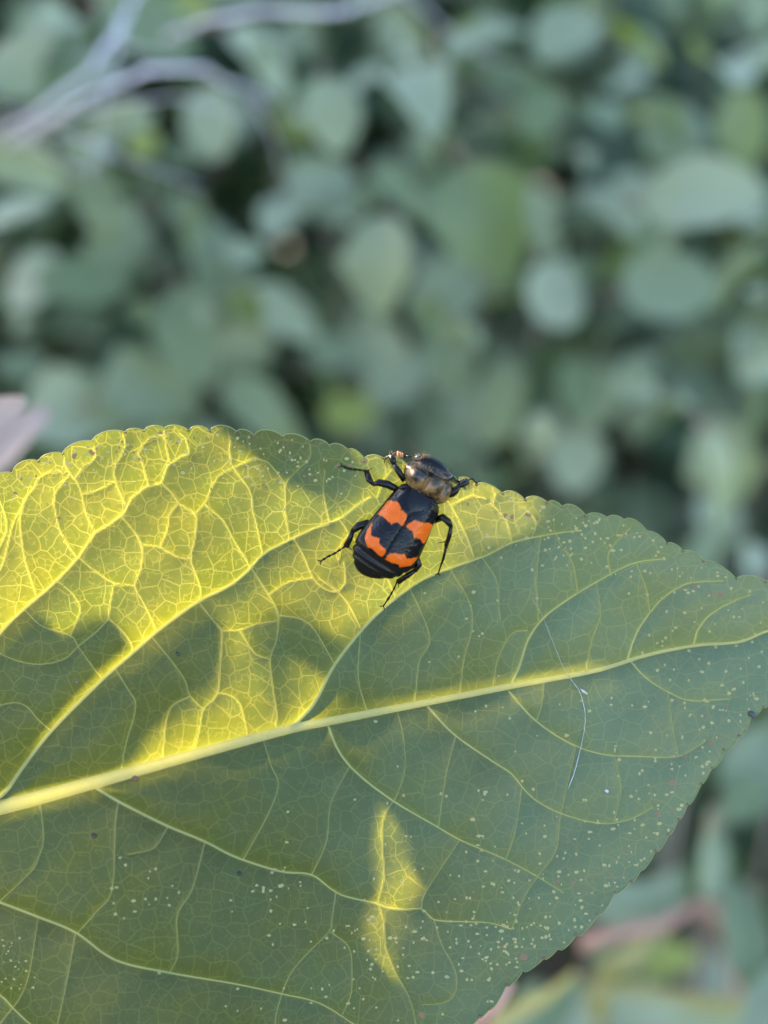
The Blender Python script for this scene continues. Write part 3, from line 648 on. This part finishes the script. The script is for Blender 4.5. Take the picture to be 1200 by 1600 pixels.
# ------------------------------------------------------------------ small things on the leaf
def silk():
    q = catmull([(832, 935), (850, 968), (866, 1008), (880, 1042), (893, 1062), (905, 1080), (912, 1102), (914, 1130), (908, 1165), (897, 1208), (888, 1232)], 5)
    q[:, 0] += np.array([random.uniform(-.5, .5) for _ in q]); h, _ = relief(q[:, 0], q[:, 1]); b = MB()
    r = np.interp(np.arange(len(q)) / len(q), [0, .3, .5, .75, .95, 1], [.2, .3, .55, .4, .7, .2]) * U * np.array([random.uniform(.7, 1.3) for _ in q])
    b.tube(W(q[:, 0], q[:, 1], h + 3.2), r, 6)
    tag(b.build('silk_thread', simple('silk', (.36, .37, .38), .4, .5, .1)), 'white silk thread lying across the midrib towards the leaf tip', 'thread')
    b = MB(); hh = float(relief([912.], [1080.])[0][0])
    b.blob(V3(913, 1081, hh + 3), ((W(1, .7) - W(0, 0)) * 6, (W(-.4, .7) - W(0, 0)) * 2.2, (V3(0, 0, 1) - V3(0, 0, 0)) * 2), 10, 6, jit=.15)
    tag(b.build('bud_scale', simple('bud_scale', (.45, .42, .42), .5, .5, .5, 900)), 'tiny pale scale caught in the silk thread', 'debris')
silk()
for x, y, r, col, lab in [(211, 1216, 5, (.12, .06, .05), 'small dark brown frass speck on the midrib'), (147, 1306, 4, (.03, .025, .025), 'round black speck below the midrib on dark green blade'),
                          (374, 1365, 4, (.02, .02, .025), 'black speck just under a side vein among pale dots'), (278, 1022, 4, (.03, .035, .02), 'dark speck in the shaded patch above the midrib'),
                          (1175, 1116, 5.5, (.05, .04, .05), 'dark purplish lump on the toothed leaf edge near the tip'), (948, 1236, 3, (.4, .42, .45), 'tiny white egg on the right half of the leaf'),
                          (120, 1066, 3.2, (.16, .1, .08), 'brown sliver beside a side vein in the shaded patch')]:
    b = MB(); h = float(relief([float(x)], [float(y)])[0][0]); hv = V3(0, 0, 1) - V3(0, 0, 0)
    b.blob(V3(x, y, h + r * .45), ((W(1, .3) - W(0, 0)) * r, (W(-.3, 1) - W(0, 0)) * r * .75, hv * r * .6), 10, 7, jit=.2)
    tag(b.build('debris_speck', simple('speck', col, .5, .5, .4, 1500)), lab, 'speck')

# ------------------------------------------------------------------ unseen leaves added sunward, outlines cut to the shade patches on the big leaf
M_shade = mat_foliage('shade_leaf', (0.04, 0.08, 0.03), (0.06, 0.11, 0.045), (0.05, 0.08, 0.01), tf=0.1)
def along_mid(x0, x1, off, n=9): return [(float(x), float(ymid(x)) + off) for x in np.linspace(x0, x1, n)]
SHADE = [(.17, [(-420, 1270), (-150, 1120), (-60, 1050), (0, 1004), (55, 955), (80, 978), (100, 996), (125, 975), (170, 962), (190, 985), (203, 1008), (156, 1052), (78, 1137), (33, 1199), (0, 1245), (-70, 1285), (-250, 1300)]),
         (.18, [(-300, 1322), (-70, 1278), (0, 1250), (40, 1204), (89, 1146), (170, 1069), (219, 1028), (257, 995), (318, 950), (345, 966), (352, 1010), (345, 1060), (300, 1102), (238, 1150), (196, 1200), (60, 1236), (-150, 1285)]),
         (.26, [(400, 1000), (436, 955), (470, 962), (512, 985), (530, 1030), (505, 1062), (482, 1030), (462, 1040), (447, 1085), (434, 1130), (420, 1060)]),
         (.21, [(300, 610), (330, 660), (380, 702), (440, 750), (500, 780), (522, 788), (542, 778), (562, 765), (572, 742), (562, 716), (540, 692), (520, 650), (460, 590), (360, 570)]),
         (.25, [(480, 1108), (512, 1068), (548, 1012), (600, 955), (655, 917), (705, 893), (740, 850), (790, 835), (832, 810), (850, 760), (900, 740), (1000, 770), (1100, 830), (1220, 900), (1340, 950)] + along_mid(1290, 980, 2, 4) + along_mid(930, 500, -7)),
         (.27, along_mid(470, 930, 11) + along_mid(970, 1290, -14, 5) + [(1340, 985), (1330, 1200), (1150, 1400), (950, 1600), (760, 1700), (690, 1660), (660, 1560), (650, 1500), (660, 1470), (705, 1432), (700, 1395), (680, 1345), (676, 1290), (660, 1225), (570, 1185)]),
         (.14, [(560, 1185), (620, 1228), (632, 1285), (638, 1345), (664, 1392), (674, 1430), (622, 1450), (612, 1498), (628, 1560), (660, 1660), (735, 1600), (755, 1400), (740, 1250), (700, 1150), (600, 1150)]),
         (.125, [(-450, 1380)] + along_mid(-400, 500, 14) + [(575, 1200), (600, 1240), (588, 1290), (584, 1345), (590, 1395), (572, 1440), (578, 1490), (606, 1520), (640, 1580), (660, 1680), (560, 1760), (250, 1830), (-150, 1760), (-400, 1560)])]
def shade_branch():
    root0 = Vector(W(-700, 1500) + SUN * .23); low = Vector((root0.x - .06, root0.y + .05, -.03))
    t = thing('shade_caster', low, 'unseen branch added on the sunny side, its leaves shaped to shade the big leaf', 'branch')
    def S(x, y, d): return list(W(x, y, float(smooth_relief(x, y))) + SUN * d)
    b = MB()
    def shoot(pts, r0, r1): q = catmull(pts, .015); b.tube(q, np.linspace(r0, r1, len(q)), 7)
    hub = S(-650, 1460, .23)
    shoot([list(low), list(low.lerp(Vector(hub), .55) + Vector((.01, -.02, .02))), hub], .006, .003)
    shoot([hub, S(-500, 1360, .2), S(-410, 1272, .171)], .0016, .001); shoot([hub, S(-480, 1390, .2), S(-300, 1318, .181)], .0014, .001); shoot([hub, S(-560, 1520, .18), S(-400, 1500, .126)], .0016, .001); shoot([S(700, 1720, .272), S(690, 1700, .2), S(680, 1640, .141)], .001, .0008)
    shoot([hub, S(-350, 1850, .24), S(200, 1900, .26), S(700, 1720, .272)], .0022, .0012); shoot([S(200, 1900, .26), S(900, 1850, .26), S(1400, 1300, .255), S(1335, 955, .251)], .0016, .001)
    shoot([S(520, 1045, .26), S(600, 1000, .26), S(720, 960, .25)], .0009, .0012)
    shoot([hub, S(-760, 1000, .22), S(-400, 620, .21), S(0, 560, .21), S(340, 590, .211)], .002, .001)
    for d, poly in SHADE:
        q = np.array([p for p in catmull([(*p,) for p in poly + poly[:1]], 14)[:-1]])
        c = q.mean(0); rad = np.linalg.norm(q - c, axis=1).max()
        n = len(q); vv = []; nr = 5
        for j in range(1, nr + 1):
            f = j / nr
            hq = relief(q[:, 0], q[:, 1])[0] if j == nr else None
            for ip_, p in enumerate(q):
                x, y = c + (p - c) * f
                vv.append(Vector(W(x, y, float(smooth_relief(x, y)) if hq is None else hq[ip_]) + SUN * (d + .005 * (1 - f))))
        vv.append(Vector(W(c[0], c[1], float(smooth_relief(c[0], c[1]))) + SUN * (d + .005)))
        ff = [(j * n + k, j * n + (k + 1) % n, (j + 1) * n + (k + 1) % n, (j + 1) * n + k) for j in range(nr - 1) for k in range(n)] + [(k, (k + 1) % n, nr * n) for k in range(n)]
        lb = MB(); lb.add(vv, ff); lb.build('leaf', M_shade, t)
    b.build('stem', M_twig, t)
shade_branch()

# ------------------------------------------------------------------ shrubs
M_pet = simple('leaf_stalk', (.30, .17, .13), .5, .4, .3, 200)
def leaf_mesh(name, mat, wl=.8, tip=.0, cup=.12, bend=.2, seed=0, petiole=True, rag=.05):
    """leaf of unit length along +Y, base at the origin, facing +Z"""
    r = random.Random(seed); b = MB(); ny, nx = 8, 5; vv = []; ff = []
    for j in range(ny):
        v = j / (ny - 1); wv = wl / 2 * (math.sin(math.pi * min(1, (v * (1 - .04) + .02)) ** (0.85 + tip)) ** .62); wv *= 1 + r.uniform(-rag, rag)
        for i in range(nx):
            u = i / (nx - 1) * 2 - 1
            vv.append((u * wv, v, cup * (abs(u) * wv * 2) ** 1.4 - bend * v * v + .02 * r.uniform(-1, 1)))
    for j in range(ny - 1):
        for i in range(nx - 1): a = j * nx + i; ff.append((a, a + 1, a + nx + 1, a + nx))
    b.add(vv, ff)
    if petiole: b.tube([(0, .02, 0), (0, -.12, -.03), (0, -.25, -.1)], [.014, .014, .018], 4, 1)
    return b.mesh(name, [mat, M_pet] if petiole else mat)
def leaf_matrix(loc, size, nrm, axis):
    z = nrm.normalized(); y = (axis - z * axis.dot(z)).normalized(); x = y.cross(z)
    m = Matrix((x, y, z)).transposed().to_4x4() @ Matrix.Scale(size, 4); m.translation = loc - y * size * .5; return m
cU, cR, cF = Vector(UP), Vector(RT), Vector(FW)
def rdir(k): return Vector([random.gauss(0, k) for _ in range(3)])
round_m = [leaf_mesh('leaf', M_bg, wl, tip, cup, bend, i) for i, (wl, tip, cup, bend) in enumerate([(.78, 0, .1, .12), (.68, .1, .15, .22), (.85, -.05, .08, .1), (.6, .15, .2, .3)])] + [leaf_mesh('leaf', M_bg, random.uniform(.6, .9), random.uniform(-.1, .2), random.uniform(.1, .35), random.uniform(.1, .5), 60 + i, True, .16) for i in range(6)]
narrow_m = [leaf_mesh('leaf', M_bg, wl, tip, .2, bend, 20 + i) for i, (wl, tip, bend) in enumerate([(.34, .1, .3), (.42, .1, .45), (.28, .15, .25)])]
def put_leaf(parent, me, px, py, dep, size_px, ang=None, tilt=.45, tname='leaf'):
    loc = D3(px, py, dep); size = size_px * dep / FOC
    nrm = -cF * .75 + Vector((0, 0, 1)) * .55 + rdir(tilt)
    a = random.uniform(0, 2 * math.pi) if ang is None else R(ang)
    ax = cU * math.cos(a) + cR * math.sin(a) + rdir(.15)
    o = link(tname, me, None); o.parent = parent; o.matrix_parent_inverse = Matrix.Translation(parent.location).inverted()
    o.matrix_basis = leaf_matrix(loc, size, nrm, ax); return o
# (x, y, length, width class, angle clockwise from up, depth)
BIG = [(645, 140, 165, 0, 175, .40), (755, 345, 200, 0, 170, .41), (520, 180, 130, 2, 160, .43), (630, 290, 120, 2, 120, .43), (590, 410, 160, 1, 190, .42), (295, 520, 175, 1, 170, .42), (235, 605, 170, 1, 70, .41),
       (440, 490, 150, 0, 100, .45), (940, 170, 115, 1, 180, .42), (845, 178, 95, 2, 200, .44), (1050, 200, 150, 0, 200, .46), (1090, 300, 210, 1, 110, .42), (1050, 445, 170, 2, 60, .42), (870, 455, 140, 2, 45, .43), (900, 720, 115, 2, 200, .44),
       (905, 605, 115, 1, 170, .45), (1000, 575, 90, 2, 40, .46), (1130, 725, 150, 1, 160, .38), (780, 620, 135, 0, 190, .46), (700, 565, 130, 0, 150, .48), (620, 590, 140, 1, 30, .46), (130, 440, 150, 2, 90, .43), (50, 440, 130, 0, 250, .45),
       (40, 265, 160, 2, 90, .41), (60, 60, 150, 0, 200, .45), (30, 570, 100, 2, 180, .43), (125, 640, 180, 1, 80, .40), (420, 640, 180, 1, 95, .42), (545, 640, 110, 2, 10, .43), (150, 300, 130, 0, 150, .45), (330, 190, 120, 0, 170, .44),
       (440, 330, 120, 1, 200, .45), (230, 40, 170, 0, 100, .44), (410, 90, 140, 1, 120, .45), (760, 60, 150, 1, 80, .46), (880, 50, 140, 0, 210, .44), (1000, 70, 130, 2, 170, .45), (1130, 90, 160, 0, 190, .42), (1160, 200, 130, 1, 170, .43),
       (960, 330, 130, 0, 130, .46), (720, 200, 120, 2, 20, .46), (500, 270, 120, 1, 80, .44), (350, 420, 130, 2, 10, .48), (830, 330, 110, 1, 150, .47), (1150, 420, 150, 1, 200, .44), (1180, 560, 130, 0, 180, .42), (690, 460, 130, 2, 230, .45),
       (540, 540, 140, 0, 60, .47), (380, 560, 130, 2, 140, .47), (180, 380, 120, 1, 40, .46), (780, 750, 120, 0, 200, .47), (700, 690, 110, 1, 60, .48), (1180, 650, 150, 1, 190, .4), (900, 830, 110, 0, 90, .46), (100, 140, 120, 2, 60, .37), (20, 110, 130, 0, 130, .37), (190, 190, 110, 2, 80, .39), (20, 330, 120, 1, 70, .38), (110, 30, 120, 0, 20, .38)]
shrub = thing('shrub', (0.02, .52, -.02), 'shrub of rounded grey green leaves, out of focus, filling the space behind the beetle', 'shrub')
for (x, y, s, k, a, dep) in BIG: dep += max(0, y - 380) / 400 * .10; put_leaf(shrub, random.choice((round_m[min(k, 2)], round_m[min(k, 2)], round_m[4 + int(x) % 6])), x, y, dep, s * .92, a, .36)
cnt = 0
for gy in range(-180, 1000, 84):
    for gx in range(-180, 1400, 88):
        x, y = gx + random.uniform(-40, 40), gy + random.uniform(-40, 40)
        if any(math.hypot(x - hx, y - hy) < hr for hx, hy, hr in [(1000, 720, 95), (900, 255, 70), (1110, 250, 45), (610, 220, 50), (390, 130, 55), (1170, 560, 60), (230, 480, 45), (350, 660, 60)]) or cnt > 235 or random.random() < .3: continue
        put_leaf(shrub, random.choice(round_m), x, y, random.uniform(.46, .66) + max(0, y - 380) / 400 * .08, random.uniform(50, 120)); cnt += 1
for _ in range(60):
    x, y = random.uniform(-50, 1250), random.uniform(-50, 800)
    if math.hypot(x - 1000, y - 715) > 90: put_leaf(shrub, random.choice(round_m), x, y, random.uniform(.40, .5), random.uniform(35, 80), None, .5)
fb = MB(); fm = [leaf_mesh('f%d' % i, M_bg, .72, .05, .12, .2, 40 + i, False) for i in range(3)]
fv = [([v.co.copy() for v in m_.vertices], [tuple(p.vertices) for p in m_.polygons]) for m_ in fm]
def stuff_leaf(b, loc, size, nrm, ax):
    mt = leaf_matrix(loc, size, nrm, ax); v, f = random.choice(fv); b.add([mt @ p for p in v], f)
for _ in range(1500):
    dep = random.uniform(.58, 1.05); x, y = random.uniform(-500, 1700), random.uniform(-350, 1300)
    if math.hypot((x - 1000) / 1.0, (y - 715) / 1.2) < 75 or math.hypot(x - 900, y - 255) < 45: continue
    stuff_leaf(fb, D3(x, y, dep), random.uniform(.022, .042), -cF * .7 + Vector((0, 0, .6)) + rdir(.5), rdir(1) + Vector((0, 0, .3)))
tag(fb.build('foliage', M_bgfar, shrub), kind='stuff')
b = MB()
for i in range(22):
    x, y, dep = random.uniform(-150, 1350), random.uniform(-100, 800), random.uniform(.5, .75); tip = D3(x, y, dep)
    g = Vector((tip.x * .6 + random.uniform(-.1, .1), tip.y + random.uniform(-.02, .15), -.04)); mid_ = g.lerp(tip, .6) + rdir(.02)
    q = catmull([list(g), list(g.lerp(tip, .3) + rdir(.02)), list(mid_), list(tip)], .05); b.tube(q, np.linspace(.0025, .0008, len(q)), 6)
b.build('branch', M_twig, shrub)

right = thing('leafy_stalk_plant', (.14, .42, -.03), 'plant with narrow drooping blue green leaves beside the lower right edge of the leaf', 'plant')
for (x, y, s, a, dep, k) in [(1140, 745, 150, 165, .36, 1), (1060, 970, 200, 75, .38, 0), (1150, 960, 150, 140, .38, 1), (1185, 860, 140, 10, .4, 0), (1165, 1030, 130, 100, .37, 1), (1180, 1180, 180, 40, .36, 1), 
                             (1170, 1450, 190, 15, .38, 1), (1000, 1440, 220, 50, .38, 0), (1010, 1580, 200, 70, .42, 1), (860, 1590, 160, 30, .36, 2), (1200, 1560, 180, 20, .36, 0),
                             (1240, 1100, 200, 10, .38, 0), (1130, 1600, 220, 95, .38, 0), (960, 900, 120, 60, .45, 1), (1090, 880, 160, 20, .43, 0), (960, 1400, 130, 55, .34, 1), (1120, 1330, 150, 20, .35, 0), (1180, 1240, 140, 60, .35, 1), (1010, 1500, 160, 100, .44, 1), (800, 1620, 200, 60, .38, 0), (900, 1640, 200, 20, .40, 1)]:
    put_leaf(right, narrow_m[k] if k < 2 else narrow_m[2], x, y, dep, s, a, .3)
for _ in range(38):
    put_leaf(right, random.choice(narrow_m + round_m[:2]), random.uniform(750, 1500), random.uniform(900, 1850), random.uniform(.5, .7), random.uniform(70, 140), None, .5)
b = MB()
for i in range(9):
    tip = D3(random.uniform(1000, 1350), random.uniform(800, 1500), random.uniform(.4, .5)); g = Vector((tip.x + random.uniform(-.03, .05), tip.y + random.uniform(-.02, .08), -.04))
    q = catmull([list(g), list(g.lerp(tip, .5) + rdir(.012)), list(tip)], .05); b.tube(q, np.linspace(.003, .001, len(q)), 6)
b.build('stem', M_twig, right)
# leaf litter and low growth far below the leaf
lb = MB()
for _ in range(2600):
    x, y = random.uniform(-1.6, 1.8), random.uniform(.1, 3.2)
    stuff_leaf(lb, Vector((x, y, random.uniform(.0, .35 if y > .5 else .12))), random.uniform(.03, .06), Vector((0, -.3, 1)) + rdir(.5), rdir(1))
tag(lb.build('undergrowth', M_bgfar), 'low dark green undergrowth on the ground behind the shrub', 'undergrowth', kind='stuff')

# a dense thicket closes the view behind
tk = thing('thicket', (0, 1.3, -.02), 'dense dark thicket of leaves closing the view behind the rounded shrub', 'thicket'); kb = MB()
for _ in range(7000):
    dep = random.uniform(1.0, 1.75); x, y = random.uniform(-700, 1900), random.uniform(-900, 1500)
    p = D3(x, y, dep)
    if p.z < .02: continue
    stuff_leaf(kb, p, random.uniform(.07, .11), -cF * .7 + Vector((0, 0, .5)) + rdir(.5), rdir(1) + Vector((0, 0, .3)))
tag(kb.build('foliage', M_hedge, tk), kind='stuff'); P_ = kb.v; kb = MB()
for _ in range(16):
    tip = Vector(random.choice(P_)); g0 = Vector((tip.x * .7, tip.y + random.uniform(-.1, .1), -.05)); kb.tube([g0, g0.lerp(tip, .5) + rdir(.03), tip], [.008, .005, .002], 6)
kb.build('branch', M_twig, tk)
# pale twigs, top left
def twig(name, pts, r0, r1, lab, mat=None, cat='twig', forks=0):
    q = catmull([list(D3(*p)) for p in pts], .006); n = len(q); b = MB()
    if forks: q = q + np.array([[random.gauss(0, .0006) for _ in range(3)] for _ in q])
    b.tube(q, np.linspace(r0, r1, n) * np.array([random.uniform(.85, 1.2) for _ in q]), 8)
    for k in range(forks):
        i = random.randrange(n // 4, n - 2); p = Vector(q[i]); d = (Vector(q[i + 1]) - p).normalized(); o = (d + rdir(.6)).normalized()
        b.tube([p, p + o * .02, p + o * .04 + rdir(.004), p + o * .06 + rdir(.008)], [r1 * .9, r1 * .7, r1 * .5, r1 * .3], 6)
    return tag(b.build(name, mat or M_pale), lab, cat)
twig('twig', [(-260, 420, .5), (-60, 260, .45), (60, 205, .37), (130, 152, .355), (230, 112, .355), (300, 105, .36), (355, 128, .38), (420, 160, .46)], 0.0016, .0006, 'curved pale bare twig arching over the top left of the shrub', forks=5)
twig('twig', [(-260, 330, .47), (-40, 230, .43), (40, 185, .36), (110, 130, .355), (165, 75, .36), (230, -40, .44)], .0013, .0006, 'straight pale twig crossing behind the arching one', forks=4)
twig('twig', [(260, 60, .42), (330, 32, .36), (400, 18, .355), (520, 20, .36), (640, -20, .44)], .0011, .0006, 'thin pinkish twig near the top of the shrub', forks=3)
M_red = simple('reddish_stem', (.38, .20, .15), .6, .4, .25, 200); M_yel = mat_vein('yellow_blade', (.30, .27, .12), (.6, .5, .1), .3)
twig('reddish_stem', [(905, 1475, .36), (960, 1460, .36), (1030, 1447, .37), (1120, 1436, .42), (1180, 1700, .5)], .0022, .0012, 'pinkish red broken stem below the lower right leaf edge', M_red, 'stem')
twig('pink_stalk', [(690, 2600, .75), (640, 2050, .45), (690, 1700, .25), (770, 1580, .215), (796, 1535, .22)], .0030, .0014, 'short pink stalk poking out under the bottom leaf edge', M_red, 'stem')
def blade_strip(name, pts, wdt, lab, mat):
    q = catmull([list(D3(*p)) for p in pts], .006); b = MB(); vv = []; n = len(q)
    for i, p in enumerate(q):
        d = Vector(q[min(i + 1, n - 1)] - q[max(i - 1, 0)]).normalized(); s_ = d.cross(-cF).normalized(); ww = wdt * math.sin(math.pi * (.08 + .9 * i / n)) ** .5
        vv += [Vector(p) - s_ * ww, Vector(p) - cF * -.0008, Vector(p) + s_ * ww]
    b.add(vv, [(i * 3 + k, i * 3 + k + 1, i * 3 + k + 4, i * 3 + k + 3) for i in range(n - 1) for k in range(2)]); return tag(b.build(name, mat), lab, 'grass blade')
blade_strip('grass_blade', [(900, 1545, .37), (980, 1548, .37), (1060, 1560, .37), (1160, 1575, .38), (1320, 1590, .4), (1480, 1750, .5), (1560, 2200, .7)], .0033, 'yellowed grass blade lying level under the lower right leaf edge', M_yel)
blade_strip('grass_blade', [(600, 2400, .7), (650, 1850, .42), (720, 1650, .3), (790, 1590, .3), (850, 1560, .31), (900, 1520, .33)], .0034, 'yellow green grass blade rising beside the bottom leaf edge', M_yel)
blade_strip('grass_blade', [(860, 2300, .7), (920, 1700, .45), (950, 1515, .37), (985, 1495, .37), (1020, 1470, .38), (1050, 1440, .4)], .0038, 'pale yellow blade crossing the pinkish red stem', M_yel)
# pinkish dry leaves at the left
M_pink = mat_foliage('dry_leaf', (.52, .35, .28), (.58, .40, .32), (.5, .32, .24), tf=.25)
pm = leaf_mesh('dry_leaf', M_pink, .45, .1, .2, .3, 77)
def dry(x, y, s, a, dep, lab):
    o = link('dry_leaf', pm); loc = D3(x, y, dep); a = R(a); o.matrix_world = leaf_matrix(loc, s * dep / FOC, -cF + rdir(.2), cU * math.cos(a) + cR * math.sin(a)); tag(o, lab, 'leaf')
dry(-6, 695, 190, 30, .27, 'pinkish dry leaf behind the sunlit left edge of the leaf'); dry(-20, 650, 110, 62, .21, 'small red tipped bud leaf above the pinkish dry leaf')

# unseen foliage added to keep sun off the shrub, with a gap for the leaf
def blocker_bushes():
    e1 = np.cross(SUN, [0, 0, 1.0]); e1 /= np.linalg.norm(e1); e2 = np.cross(SUN, e1)
    bx, by = np.meshgrid(np.arange(-450, 1320, 110.), np.arange(640, 1800, 110.)); bq = W(bx.ravel(), by.ravel()) - CAM; beam = np.c_[bq @ e1, bq @ e2]
    groups = [MB(), MB()]; n = 0; tries = 0; S = SUN; sF = float(S @ FW)
    while n < 8000 and tries < 120000:
        tries += 1
        B = np.array(D3(random.uniform(-400, 1600), random.uniform(-500, 1900), random.uniform(.22, 1.7)))
        Q = B + S * random.uniform(.55, 2.0) + np.array([random.gauss(0, .03) for _ in range(3)])
        rel = Q - CAM; dep = float(rel @ FW); x = 600 + float(rel @ RT) / dep * FOC; y = 800 - float(rel @ UP) / dep * FOC
        if -260 < x < 1460 and -260 < y < 1860 and dep > 0: continue
        tt = (dep - DIST) / sF; Q0 = Q - S * tt - CAM; lx = 600 + float(Q0 @ RT) / U; ly = 800 - float(Q0 @ UP) / U
        q2 = np.array([float(Q0 @ e1), float(Q0 @ e2)])
        if np.min(np.sum((beam - q2) ** 2, 1)) < .075 ** 2: continue
        if Q[2] < 0.05: continue
        stuff_leaf(groups[0 if Q[0] < -.75 else 1], Vector(Q), random.uniform(.07, .11), Vector(S) * .8 + rdir(.5), rdir(1)); n += 1
    for g, (lab, gx, gy) in zip(groups, [('dense tall foliage added out of view to block the low sun', -1.0, 1.1), ('leaf mass added just out of view to shade the rounded shrub', -.55, 1.15)]):
        if not g.v: continue
        t = thing('blocker_bush', (gx, gy, -.02), lab, 'blocker_bush'); tag(g.build('foliage', M_hedge, t), kind='stuff')
        P = np.array(g.v); b = MB()
        for _ in range(14):
            tip = Vector(P[random.randrange(len(P))]); g0 = Vector((gx + random.uniform(-.15, .15), gy + random.uniform(-.15, .15), -.05)); b.tube([g0, g0.lerp(tip, .5) + rdir(.03) + Vector((0, 0, .08)), tip], [.01, .006, .002], 7)
        b.build('branch', M_twig, t)
    print('bush leaves', n, tries)
blocker_bushes()
